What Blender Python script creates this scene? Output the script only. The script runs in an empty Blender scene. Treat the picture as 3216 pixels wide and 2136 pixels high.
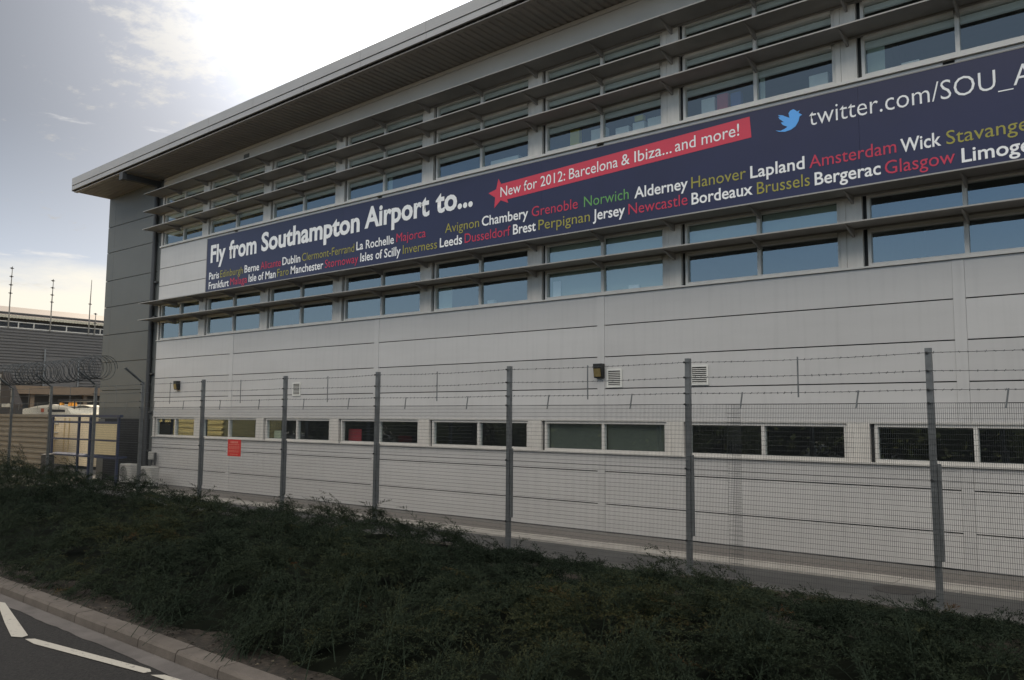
import bpy, math, random
import numpy as np
from mathutils import Vector, Matrix
random.seed(7)
rng = np.random.default_rng(7)
scene = bpy.context.scene
COL = scene.collection
rad = math.radians

# ------------------------------------------------------------------ camera, sky, sun, exposure
cam_d = bpy.data.cameras.new('camera')
cam = bpy.data.objects.new('camera', cam_d)
COL.objects.link(cam)
scene.camera = cam
cam_d.sensor_width = 36.0
cam_d.sensor_fit = 'HORIZONTAL'
cam_d.lens = 36.0 * 2576.16 / 3216.0
cam_d.clip_end = 4000
yaw, pitch, roll = rad(38.544), rad(5.397), rad(0.356)
fw = Vector((-math.sin(yaw) * math.cos(pitch), math.cos(yaw) * math.cos(pitch), math.sin(pitch)))
r0 = Vector((math.cos(yaw), math.sin(yaw), 0))
u0 = r0.cross(fw)
rv = r0 * math.cos(roll) + u0 * math.sin(roll)
uv = -r0 * math.sin(roll) + u0 * math.cos(roll)
cam.matrix_world = Matrix(((rv.x, uv.x, -fw.x, 29.332), (rv.y, uv.y, -fw.y, -15.362), (rv.z, uv.z, -fw.z, 2.511), (0, 0, 0, 1)))

SUN_AZ = rad(47.0)      # towards -X from +Y
SUN_EL = rad(29.0)
sdir = Vector((-math.sin(SUN_AZ) * math.cos(SUN_EL), math.cos(SUN_AZ) * math.cos(SUN_EL), math.sin(SUN_EL)))
sun_d = bpy.data.lights.new('sun', 'SUN')
sun_d.energy = 5.0
sun_d.angle = rad(0.6)
sun_d.color = (1.0, 0.86, 0.66)
sun = bpy.data.objects.new('sun', sun_d)
COL.objects.link(sun)
sun.rotation_euler = (-sdir).to_track_quat('-Z', 'Y').to_euler()
sun.location = (-40, 40, 40)

world = bpy.data.worlds.new('World')
scene.world = world
world.use_nodes = True
PATCHES = (((-0.824, 0.428, 0.371), 420, 0.085), ((-0.785, 0.49, 0.374), 900, 0.10), ((-0.888, 0.37, 0.272), 1500, 0.03))   # where broken clouds gather
HAZEB = 5.6
OVER, OVERB = 0.95, 11.5      # unseen overhead cloud cover, added to light the front, and its brightness
def build_world():
    nt = world.node_tree
    nt.nodes.clear()
    N, L = nt.nodes.new, nt.links.new
    out = N('ShaderNodeOutputWorld')
    bg = N('ShaderNodeBackground')
    bg.inputs['Strength'].default_value = 0.14
    sky = N('ShaderNodeTexSky')
    sky.sky_type = 'NISHITA'
    sky.sun_disc = False
    sky.sun_elevation = SUN_EL
    sky.sun_rotation = -SUN_AZ
    sky.air_density = 1.0
    sky.dust_density = 1.6
    sky.ozone_density = 1.4
    tc = N('ShaderNodeTexCoord')
    def math_(op, a, b=None, clamp=False):
        n = N('ShaderNodeMath'); n.operation = op; n.use_clamp = clamp
        for i, v in enumerate((a, b)):
            if v is None: continue
            if isinstance(v, (int, float)): n.inputs[i].default_value = v
            else: L(v, n.inputs[i])
        return n.outputs[0]
    def ramp(v, a, b, lo=0.0, hi=1.0):
        n = N('ShaderNodeMapRange'); n.interpolation_type = 'SMOOTHSTEP'
        L(v, n.inputs[0])
        for i, q in enumerate((a, b, lo, hi)): n.inputs[i + 1].default_value = q
        return n.outputs[0]
    sep = N('ShaderNodeSeparateXYZ'); L(tc.outputs['Generated'], sep.inputs[0])
    z = sep.outputs['Z']
    # cloud-layer coordinates: the direction carried up to a flat layer
    den = math_('ADD', math_('MAXIMUM', z, 0.0), 0.12)
    cx = math_('DIVIDE', sep.outputs['X'], den)
    cy = math_('DIVIDE', sep.outputs['Y'], den)
    comb = N('ShaderNodeCombineXYZ'); L(cx, comb.inputs[0]); L(cy, comb.inputs[1])
    def noise(scale, detail, rough, off, src=None):
        mp = N('ShaderNodeMapping'); mp.inputs['Location'].default_value = off
        L(src or comb.outputs[0], mp.inputs[0])
        n = N('ShaderNodeTexNoise'); n.inputs['Scale'].default_value = scale
        n.inputs['Detail'].default_value = detail; n.inputs['Roughness'].default_value = rough
        L(mp.outputs[0], n.inputs['Vector'])
        return n.outputs['Fac']
    big = noise(0.55, 3, 0.5, (3.1, 1.7, 0))
    mid = noise(1.6, 9, 0.62, (0.4, 5.2, 0))
    fine = noise(15.0, 9, 0.66, (2.2, 0.3, 0))
    dot = N('ShaderNodeVectorMath'); dot.operation = 'DOT_PRODUCT'
    L(tc.outputs['Generated'], dot.inputs[0]); dot.inputs[1].default_value = sdir
    sdot = dot.outputs['Value']
    sd = math_('MAXIMUM', sdot, 0.0)
    glow = math_('POWER', sd, 22.0)
    glow2 = math_('POWER', sd, 110.0)
    sunside = ramp(sdot, 0.05, 0.55)
    # broken cloud, thick around the sun
    cov = math_('ADD', math_('ADD', math_('MULTIPLY', mid, 0.58), math_('MULTIPLY', fine, 0.50)), math_('MULTIPLY', math_('POWER', sd, 60.0), 0.13))
    for dv, pw, am in PATCHES:
        dn = N('ShaderNodeVectorMath'); dn.operation = 'DOT_PRODUCT'; L(tc.outputs['Generated'], dn.inputs[0]); dn.inputs[1].default_value = dv
        cov = math_('ADD', cov, math_('MULTIPLY', math_('POWER', math_('MAXIMUM', dn.outputs['Value'], 0.0), pw), am))
    puffs = math_('MULTIPLY', math_('MULTIPLY', ramp(cov, 0.595, 0.72), ramp(z, 0.05, 0.20)), sunside)
    # high thin veil over the sunny half, unseen full cover added overhead to light the front
    veil = math_('MULTIPLY', math_('ADD', 0.25, math_('MULTIPLY', ramp(big, 0.40, 0.66), 0.65)), ramp(z, 0.26, 0.42))
    veil = math_('MULTIPLY', veil, sunside)
    over = math_('MULTIPLY', math_('MULTIPLY', ramp(z, 0.40, 0.54), math_('SUBTRACT', 1.0, ramp(sdot, 0.35, 0.75))), OVER)
    edge = math_('ADD', z, math_('MULTIPLY', math_('SUBTRACT', mid, 0.5), 0.07))
    bank = math_('MULTIPLY', ramp(edge, 0.168, 0.128), ramp(sdot, 0.45, 0.75))
    # long thin wisps low over the left
    smp = N('ShaderNodeMapping'); smp.inputs['Scale'].default_value = (1.0, 1.0, 7.0); smp.inputs['Rotation'].default_value = (0.06, 0.05, 0); L(tc.outputs['Generated'], smp.inputs[0])
    sno = N('ShaderNodeTexNoise'); sno.inputs['Scale'].default_value = 6.5; sno.inputs['Detail'].default_value = 7; sno.inputs['Roughness'].default_value = 0.55
    L(smp.outputs[0], sno.inputs['Vector'])
    wisp = math_('MULTIPLY', math_('MULTIPLY', ramp(sno.outputs['Fac'], 0.60, 0.70), math_('MULTIPLY', ramp(z, 0.12, 0.17), ramp(z, 0.36, 0.28))), sunside)
    def colmul(col, fac):
        n = N('ShaderNodeVectorMath'); n.operation = 'SCALE'; n.inputs[0].default_value = col; L(fac, n.inputs['Scale']); return n.outputs[0]
    def const(v):
        n = N('ShaderNodeValue'); n.outputs[0].default_value = v; return n.outputs[0]
    def mix(f, a, b):
        n = N('ShaderNodeMix'); n.data_type = 'RGBA'; L(f, n.inputs['Factor']); L(a, n.inputs['A']); L(b, n.inputs['B']); return n.outputs['Result']
    b1 = math_('ADD', 0.80, math_('ADD', math_('MULTIPLY', glow, 2.9), math_('MULTIPLY', glow2, 15.0)))
    base = mix(math_('MULTIPLY', sunside, 0.9), sky.outputs[0], colmul((0.84, 0.95, 1.15), math_('ADD', b1, math_('MULTIPLY', ramp(z, 0.32, 0.06), 2.3))))
    base = mix(math_('MULTIPLY', math_('MULTIPLY', ramp(z, 0.24, 0.36), math_('SUBTRACT', 1.0, sunside)), 0.65), base, colmul((0.94, 0.98, 1.0), const(1.9)))
    base = mix(math_('MULTIPLY', math_('MULTIPLY', ramp(z, 0.30, 0.02), math_('SUBTRACT', 1.0, sunside)), 0.8), base, colmul((0.74, 0.90, 1.08), const(HAZEB)))
    c = mix(veil, base, colmul((0.99, 0.99, 1.0), math_('MULTIPLY', b1, 1.15)))
    c = mix(over, c, colmul((1.0, 0.955, 0.89), math_('MULTIPLY', ramp(z, 0.5, 1.0, 1.35, 0.45), OVERB)))
    c = mix(puffs, c, colmul((1.0, 0.98, 0.95), math_('ADD', math_('MULTIPLY', b1, 1.1), 1.5)))
    c = mix(math_('MULTIPLY', wisp, 0.8), c, colmul((1.0, 0.97, 0.92), math_('ADD', b1, 3.6)))
    c = mix(math_('MULTIPLY', bank, 0.9), c, colmul((1.0, 0.93, 0.78), math_('ADD', 5.0, math_('MULTIPLY', glow, 5.0))))
    L(c, bg.inputs['Color'])
    L(bg.outputs[0], out.inputs[0])
build_world()

scene.view_settings.view_transform = 'Standard'
scene.view_settings.look = 'None'
scene.view_settings.gamma = 1.0
scene.view_settings.exposure = 0.56
scene.render.engine = 'CYCLES'
scene.cycles.max_bounces = 8
scene.cycles.transparent_max_bounces = 16
scene.cycles.use_denoising = True

# ------------------------------------------------------------------ materials
MATS = {}
def mat(name, col, rough=0.6, metal=0.0, var=0.08, scale=3.0, spec=0.5, bump=0.0, bscale=30.0, stretch=None, col2=None, thr=(0.45, 0.65)):
    """Principled surface whose colour is broken up by noise in the object's own space."""
    m = bpy.data.materials.new(name); m.use_nodes = True
    nt = m.node_tree; b = nt.nodes['Principled BSDF']
    N, L = nt.nodes.new, nt.links.new
    tc = N('ShaderNodeTexCoord'); mp = N('ShaderNodeMapping')
    L(tc.outputs['Object'], mp.inputs[0])
    if stretch: mp.inputs['Scale'].default_value = stretch
    no = N('ShaderNodeTexNoise'); no.inputs['Scale'].default_value = scale; no.inputs['Detail'].default_value = 6; no.inputs['Roughness'].default_value = 0.6
    L(mp.outputs[0], no.inputs['Vector'])
    mr = N('ShaderNodeMapRange'); L(no.outputs['Fac'], mr.inputs[0])
    mx = N('ShaderNodeMix'); mx.data_type = 'RGBA'
    if col2 is None:
        mr.inputs[1].default_value = 0.3; mr.inputs[2].default_value = 0.7
        A = tuple(max(0, c * (1 - var)) for c in col); B = tuple(min(1, c * (1 + var)) for c in col)
    else:
        mr.inputs[1].default_value, mr.inputs[2].default_value = thr
        A, B = col, col2
    mx.inputs['A'].default_value = (*A, 1); mx.inputs['B'].default_value = (*B, 1)
    L(mr.outputs[0], mx.inputs['Factor']); L(mx.outputs['Result'], b.inputs['Base Color'])
    b.inputs['Roughness'].default_value = rough; b.inputs['Metallic'].default_value = metal
    b.inputs['Specular IOR Level'].default_value = spec
    if bump:
        n2 = N('ShaderNodeTexNoise'); n2.inputs['Scale'].default_value = bscale; n2.inputs['Detail'].default_value = 4
        L(tc.outputs['Object'], n2.inputs['Vector'])
        bp = N('ShaderNodeBump'); bp.inputs['Strength'].default_value = bump; bp.inputs['Distance'].default_value = 0.02
        L(n2.outputs['Fac'], bp.inputs['Height']); L(bp.outputs[0], b.inputs['Normal'])
    MATS[name] = m
    return m
mat('clad', (0.525, 0.51, 0.49), 0.42, var=0.05, scale=0.9, stretch=(0.35, 1, 2.2), spec=0.4)
def panel_variation(name):
    m = MATS[name]; nt = m.node_tree; N, L = nt.nodes.new, nt.links.new; b = nt.nodes['Principled BSDF']
    src = b.inputs['Base Color'].links[0].from_socket
    geo = N('ShaderNodeNewGeometry'); mr = N('ShaderNodeMapRange'); L(geo.outputs['Random Per Island'], mr.inputs[0]); mr.inputs[3].default_value = 0.94; mr.inputs[4].default_value = 1.03
    tc = N('ShaderNodeTexCoord'); mp = N('ShaderNodeMapping'); mp.inputs['Scale'].default_value = (5.0, 1, 0.28); L(tc.outputs['Object'], mp.inputs[0])
    no = N('ShaderNodeTexNoise'); no.inputs['Scale'].default_value = 1.6; no.inputs['Detail'].default_value = 5; L(mp.outputs[0], no.inputs['Vector'])
    m2 = N('ShaderNodeMapRange'); L(no.outputs['Fac'], m2.inputs[0]); m2.inputs[1].default_value = 0.5; m2.inputs[2].default_value = 0.78; m2.inputs[3].default_value = 1.0; m2.inputs[4].default_value = 0.92
    mu = N('ShaderNodeMath'); mu.operation = 'MULTIPLY'; L(mr.outputs[0], mu.inputs[0]); L(m2.outputs[0], mu.inputs[1])
    sc = N('ShaderNodeVectorMath'); sc.operation = 'SCALE'; L(src, sc.inputs[0]); L(mu.outputs[0], sc.inputs['Scale']); L(sc.outputs[0], b.inputs['Base Color'])
panel_variation('clad')
mat('clad_dark', (0.100, 0.104, 0.097), 0.5, var=0.08, scale=0.8)
mat('panel_dark', (0.018, 0.018, 0.018), 0.85, spec=0.2)
mat('beige', (0.52, 0.49, 0.445), 0.55, var=0.06, scale=1.0)
mat('fascia', (0.34, 0.335, 0.33), 0.45, var=0.08, scale=1.2, stretch=(0.6, 1, 3))
mat('soffit', (0.30, 0.275, 0.25), 0.6, var=0.1, scale=1.0)
mat('shade', (0.245, 0.232, 0.215), 0.5, var=0.1, scale=2.0, metal=0.0)
mat('shade_edge', (0.30, 0.285, 0.26), 0.45, var=0.08, scale=2.0)
mat('frame', (0.60, 0.575, 0.53), 0.45, var=0.08, scale=3.0)
mat('pillar', (0.62, 0.585, 0.53), 0.5, var=0.10, scale=2.5, stretch=(3, 1, 0.6))
mat('seal', (0.02, 0.02, 0.02), 0.7)
mat('pipe', (0.045, 0.045, 0.045), 0.5)
mat('room', (0.14, 0.14, 0.13), 0.9)
mat('room_floor', (0.08, 0.08, 0.085), 0.9)
mat('blind', (0.36, 0.42, 0.37), 0.8, var=0.03)
mat('blind_pale', (0.84, 0.86, 0.88), 0.7, var=0.03)
mat('blind_dark', (0.115, 0.13, 0.112), 0.8, var=0.05)
mat('navy', (0.013, 0.013, 0.050), 0.30, var=0.14, scale=0.5, spec=0.5, bump=0.12, bscale=1.3)
mat('white_vinyl', (0.82, 0.81, 0.79), 0.4, var=0.02)
mat('red_vinyl', (0.58, 0.030, 0.062), 0.4, var=0.03)
mat('crimson_vinyl', (0.50, 0.022, 0.060), 0.4, var=0.03)
mat('olive_vinyl', (0.30, 0.265, 0.035), 0.4, var=0.03)
mat('green_vinyl', (0.11, 0.30, 0.075), 0.4, var=0.03)
mat('sky_vinyl', (0.10, 0.38, 0.83), 0.4, var=0.03)
mat('galv', (0.155, 0.163, 0.165), 0.5, metal=0.3, var=0.22, scale=7.0)
mat('wire', (0.06, 0.065, 0.068), 0.6, metal=0.3, var=0.1)
mat('bolt', (0.02, 0.02, 0.02), 0.6)
mat('sign_red', (0.50, 0.030, 0.026), 0.5, var=0.05)
mat('sign_pale', (0.58, 0.17, 0.13), 0.5)
mat('lamp_black', (0.015, 0.015, 0.014), 0.5)
mat('lamp_lens', (0.20, 0.155, 0.07), 0.25, var=0.15, scale=12)
mat('vent_white', (0.66, 0.65, 0.60), 0.5)
mat('vent_dark', (0.05, 0.045, 0.04), 0.8)
mat('ac_white', (0.40, 0.39, 0.36), 0.5, var=0.12, scale=4)
mat('ac_grille', (0.10, 0.10, 0.09), 0.6)
mat('tarmac', (0.085, 0.083, 0.08), 0.9, var=0.2, scale=1.3, bump=0.5, bscale=60)
mat('asphalt', (0.017, 0.016, 0.0155), 0.9, scale=24, col2=(0.036, 0.033, 0.030), thr=(0.40, 0.70), bump=0.9, bscale=45)
mat('gravel_strip', (0.165, 0.15, 0.135), 0.95, var=0.25, scale=14, bump=0.5)
mat('concrete', (0.40, 0.375, 0.335), 0.85, var=0.16, scale=3.0, bump=0.3)
mat('kerb', (0.125, 0.108, 0.094), 0.9, var=0.22, scale=2.5, bump=0.4, bscale=45)
mat('gutter', (0.125, 0.113, 0.106), 0.9, var=0.25, scale=2.0, bump=0.4, bscale=50)
mat('paint', (0.50, 0.47, 0.41), 0.7, scale=16, col2=(0.20, 0.19, 0.17), thr=(0.60, 0.70), bump=0.3, bscale=60)
mat('soil', (0.022, 0.018, 0.014), 0.95, col2=(0.05, 0.040, 0.030), scale=9.0, bump=0.8, bscale=25)
mat('ground', (0.20, 0.18, 0.15), 0.95, var=0.2, scale=0.3)
mat('hangar_wall', (0.098, 0.095, 0.093), 0.6, var=0.08, scale=0.4)
mat('hangar_roof', (0.17, 0.14, 0.125), 0.6, var=0.08, scale=0.4)
mat('cream_trim', (0.45, 0.42, 0.33), 0.6)
mat('rail', (0.42, 0.41, 0.38), 0.5)
mat('canopy', (0.16, 0.115, 0.075), 0.6)
mat('grey_blue', (0.15, 0.155, 0.18), 0.7)
mat('mast', (0.16, 0.15, 0.13), 0.5)
mat('yellow_shed', (0.88, 0.70, 0.30), 0.6, var=0.06)
mat('drab', (0.20, 0.17, 0.125), 0.7, var=0.15, scale=1.5)
mat('cream', (0.78, 0.66, 0.46), 0.7, var=0.06)
mat('cream2', (0.66, 0.53, 0.30), 0.7, var=0.05)
mat('blue_frame', (0.018, 0.028, 0.07), 0.5)
mat('veh_white', (0.78, 0.74, 0.62), 0.4)
mat('black_plastic', (0.02, 0.02, 0.022), 0.5)
mat('amber', (0.85, 0.36, 0.04), 0.3)
mat('orange_mark', (0.55, 0.12, 0.04), 0.5)
mat('rubber', (0.02, 0.02, 0.02), 0.8)
mat('dark_steel', (0.035, 0.03, 0.027), 0.6)
mat('plate_grey', (0.35, 0.34, 0.30), 0.6)
mat('iron', (0.05, 0.045, 0.042), 0.7, var=0.2, scale=10)
mat('paper', (0.70, 0.72, 0.70), 0.8)
mat('folder_yellow', (0.55, 0.46, 0.06), 0.7)
mat('folder_red', (0.50, 0.05, 0.07), 0.7)
mat('folder_blue', (0.07, 0.11, 0.30), 0.7)
def glass_mat(name, tint, ior):
    m = bpy.data.materials.new(name); m.use_nodes = True
    nt = m.node_tree; nt.nodes.clear(); N, L = nt.nodes.new, nt.links.new
    out = N('ShaderNodeOutputMaterial'); mx = N('ShaderNodeMixShader')
    tr = N('ShaderNodeBsdfTransparent'); tr.inputs[0].default_value = (*tint, 1)
    gl = N('ShaderNodeBsdfGlossy'); gl.inputs['Roughness'].default_value = 0.008; gl.inputs['Color'].default_value = (0.80, 0.93, 1, 1)
    fr = N('ShaderNodeFresnel'); fr.inputs['IOR'].default_value = ior
    geo = N('ShaderNodeNewGeometry'); sub = N('ShaderNodeMath'); sub.operation = 'SUBTRACT'; sub.inputs[0].default_value = 1.0
    L(geo.outputs['Backfacing'], sub.inputs[1])
    mu = N('ShaderNodeMath'); mu.operation = 'MULTIPLY'; L(fr.outputs[0], mu.inputs[0]); L(sub.outputs[0], mu.inputs[1])
    # slight waviness of real panes
    tc = N('ShaderNodeTexCoord'); no = N('ShaderNodeTexNoise'); no.inputs['Scale'].default_value = 1.1; no.inputs['Detail'].default_value = 1
    L(tc.outputs['Object'], no.inputs['Vector'])
    bp = N('ShaderNodeBump'); bp.inputs['Strength'].default_value = 0.06; bp.inputs['Distance'].default_value = 0.03
    L(no.outputs['Fac'], bp.inputs['Height']); L(bp.outputs[0], gl.inputs['Normal'])
    L(mu.outputs[0], mx.inputs[0]); L(tr.outputs[0], mx.inputs[1]); L(gl.outputs[0], mx.inputs[2]); L(mx.outputs[0], out.inputs[0])
    MATS[name] = m
glass_mat('glass', (0.76, 0.81, 0.79), 2.6)

# ------------------------------------------------------------------ mesh helpers
def warp(v):
    """The building climbs very slightly to the right in its upper storey and roof."""
    z = v[:, 2]
    s = np.interp(z, [8.75, 9.3, 10.95, 11.2, 30], [0, 0.0100, 0.0110, 0.0262, 0.0262])
    v[:, 2] = z + s * (v[:, 0] - 13.0)
    return v
class MB:
    def __init__(self): self.v = []; self.f = []; self.mi = []; self.cur = 0
    def add(self, vs, fs):
        o = len(self.v); self.v.extend([tuple(p) for p in vs])
        for f in fs: self.f.append(tuple(i + o for i in f)); self.mi.append(self.cur)
        return self
    def box(self, x0, x1, y0, y1, z0, z1):
        vs = [(x, y, z) for z in (z0, z1) for y in (y0, y1) for x in (x0, x1)]
        return self.add(vs, [(0, 2, 3, 1), (4, 5, 7, 6), (0, 1, 5, 4), (2, 6, 7, 3), (0, 4, 6, 2), (1, 3, 7, 5)])
    def cbox(self, x0, x1, y0, y1, z0, z1, c=0.02):
        """box with its upright and top edges chamfered"""
        pr = [(x0 + c, y0), (x1 - c, y0), (x1, y0 + c), (x1, y1 - c), (x1 - c, y1), (x0 + c, y1), (x0, y1 - c), (x0, y0 + c)]
        cx, cy = (x0 + x1) / 2, (y0 + y1) / 2
        def ins(p): return (p[0] - math.copysign(c, p[0] - cx), p[1] - math.copysign(c, p[1] - cy))
        vs = [(*p, z0) for p in pr] + [(*p, z1 - c) for p in pr] + [(*ins(p), z1) for p in pr]
        fs = [tuple(range(7, -1, -1)), tuple(range(16, 24))]
        for a in (0, 8):
            for i in range(8): j = (i + 1) % 8; fs.append((a + i, a + j, a + 8 + j, a + 8 + i))
        return self.add(vs, fs)
    def prism(self, poly, axis, a, b):
        """poly of 2-D points extruded along axis from a to b"""
        n = len(poly)
        def P(p, t): return {'x': (t, p[0], p[1]), 'y': (p[0], t, p[1]), 'z': (p[0], p[1], t)}[axis]
        vs = [P(p, a) for p in poly] + [P(p, b) for p in poly]
        fs = [tuple(range(n)), tuple(range(2 * n - 1, n - 1, -1))]
        for i in range(n): j = (i + 1) % n; fs.append((j, i, n + i, n + j))
        return self.add(vs, fs)
    def tube(self, pts, r, n=6, caps=True):
        pts = [Vector(p) for p in pts]; m = len(pts); vs = []
        rs = r if isinstance(r, (list, tuple)) else [r] * m
        t0 = (pts[1] - pts[0]).normalized()
        ref = Vector((0, 0, 1)) if abs(t0.z) < 0.9 else Vector((1, 0, 0))
        for k, p in enumerate(pts):
            t = (pts[min(k + 1, m - 1)] - pts[max(k - 1, 0)]).normalized()
            a = t.cross(ref).normalized(); b = t.cross(a)
            for i in range(n):
                w = 2 * math.pi * i / n
                vs.append(p + (a * math.cos(w) + b * math.sin(w)) * rs[k])
        fs = []
        for k in range(m - 1):
            for i in range(n):
                j = (i + 1) % n; fs.append((k * n + i, k * n + j, (k + 1) * n + j, (k + 1) * n + i))
        if caps: fs += [tuple(range(n)), tuple(range(m * n - 1, (m - 1) * n - 1, -1))]
        return self.add(vs, fs)
    def quad(self, a, b, c, d): return self.add([a, b, c, d], [(0, 1, 2, 3)])
    def build(self, name, mats, parent=None, do_warp=False, smooth=False):
        v = np.array(self.v, float)
        if do_warp: v = warp(v)
        me = bpy.data.meshes.new(name)
        me.from_pydata(v.tolist(), [], self.f)
        if not isinstance(mats, (list, tuple)): mats = [mats]
        for m in mats: me.materials.append(MATS[m])
        me.polygons.foreach_set('material_index', self.mi)
        if smooth: me.polygons.foreach_set('use_smooth', [True] * len(self.f))
        me.update()
        o = bpy.data.objects.new(name, me); COL.objects.link(o)
        if parent: o.parent = parent
        return o
def tag(o, label=None, cat=None, group=None, kind=None):
    if label: o['label'] = label
    if cat: o['category'] = cat
    if group: o['group'] = group
    if kind: o['kind'] = kind
    return o
def thing(name, label, cat, loc=(0, 0, 0), rz=0, group=None):
    o = bpy.data.objects.new(name, None); COL.objects.link(o)
    o.location = loc; o.rotation_euler = (0, 0, rz); o.empty_display_size = 0.2
    return tag(o, label, cat, group)
def copy_tree(o, parent=None):
    c = o.copy(); COL.objects.link(c)
    if parent: c.parent = parent
    for ch in list(o.children): copy_tree(ch, c)
    return c
def frame_rect(mb, x0, x1, z0, z1, w, y0, y1):
    """four bars butted end to end"""
    mb.box(x0, x0 + w, y0, y1, z0, z1); mb.box(x1 - w, x1, y0, y1, z0, z1)
    mb.box(x0 + w, x1 - w, y0, y1, z0, z0 + w); mb.box(x0 + w, x1 - w, y0, y1, z1 - w, z1)

# ------------------------------------------------------------------ ground, road, path
def setting():
    m = MB(); m.quad((-900, -900, -0.42), (900, -900, -0.42), (900, 1200, -0.42), (-900, 1200, -0.42)); tag(m.build('ground', 'ground'), kind='structure')
    m = MB(); m.box(-60, 70, -3.2, 40, -0.41, -0.004); tag(m.build('apron', 'tarmac'), kind='structure')
    m = MB(); m.box(-60, 70, -1.02, -0.0, -0.30, 0.0); tag(m.build('path', 'gravel_strip'), kind='structure')
    m = MB()
    x = 0.3
    while x < 44:
        m.box(x, x + 0.905, -1.66, -1.025, -0.3, 0.022 + random.uniform(-0.004, 0.004)); x += 0.915
    tag(m.build('pavement', 'concrete'), kind='structure')
    m = MB(); m.box(-60, 70, -60, -10.19, -0.41, -0.30); tag(m.build('road', 'asphalt'), kind='structure')
    # kerb stones, slightly uneven, line runs a touch askew to the building
    m = MB(); x = 2.0
    while x < 44:
        y = -9.735 - (x - 14.2) * 0.0315; d = random.uniform(-0.006, 0.006); y2 = -9.735 - (x + 0.9 - 14.2) * 0.0315
        w = 0.24
        poly = [(y, -0.41), (y, -0.178 + d), (y - w + 0.03, -0.178 + d), (y - w, -0.21 + d), (y - w - 0.02, -0.41)]
        o = len(m.v)
        n = 5
        vs = [(x + 0.006, a, b) for a, b in poly] + [(x + 0.902, a + y2 - y, b) for a, b in poly]
        m.add(vs, [tuple(range(n))[::-1], tuple(range(n, 2 * n))] + [(i, (i + 1) % n, n + (i + 1) % n, n + i) for i in range(n)])
        x += 0.915
    tag(m.build('kerb', 'kerb'), kind='structure')
    # worn pale gutter strip on the asphalt with a ragged outer edge
    m = MB(); x = 2.0; pv = None
    while x < 44:
        ya = -10.0 - (x - 14.2) * 0.0315; yb = ya - 0.25 + random.uniform(-0.02, 0.02) 
        if pv: m.quad((pv[0], pv[2], -0.294), (x, yb, -0.294), (x, ya, -0.294), (pv[0], pv[1], -0.294))
        pv = (x, ya, yb); x += 0.22
    tag(m.build('gutter', 'gutter'), kind='structure')
    m = MB()
    m.add([(x, y, -0.288) for x, y in [(15.42, -10.28), (15.60, -10.235), (17.83, -10.775), (17.87, -10.86), (17.72, -10.93), (16.9, -10.71)]], [(0, 5, 4, 3, 2, 1)])
    m.add([(x, y, -0.288) for x, y in [(17.98, -10.87), (18.06, -10.785), (20.36, -10.50), (20.46, -10.54), (20.44, -10.615), (18.3, -10.89)]], [(0, 5, 4, 3, 2, 1)])
    m.add([(x, y, -0.288) for x, y in [(20.56, -10.60), (20.68, -10.50), (22.4, -10.36), (22.4, -10.52)]], [(0, 3, 2, 1)])
    tag(m.build('road_marking', 'paint'), kind='structure')
setting()

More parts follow.
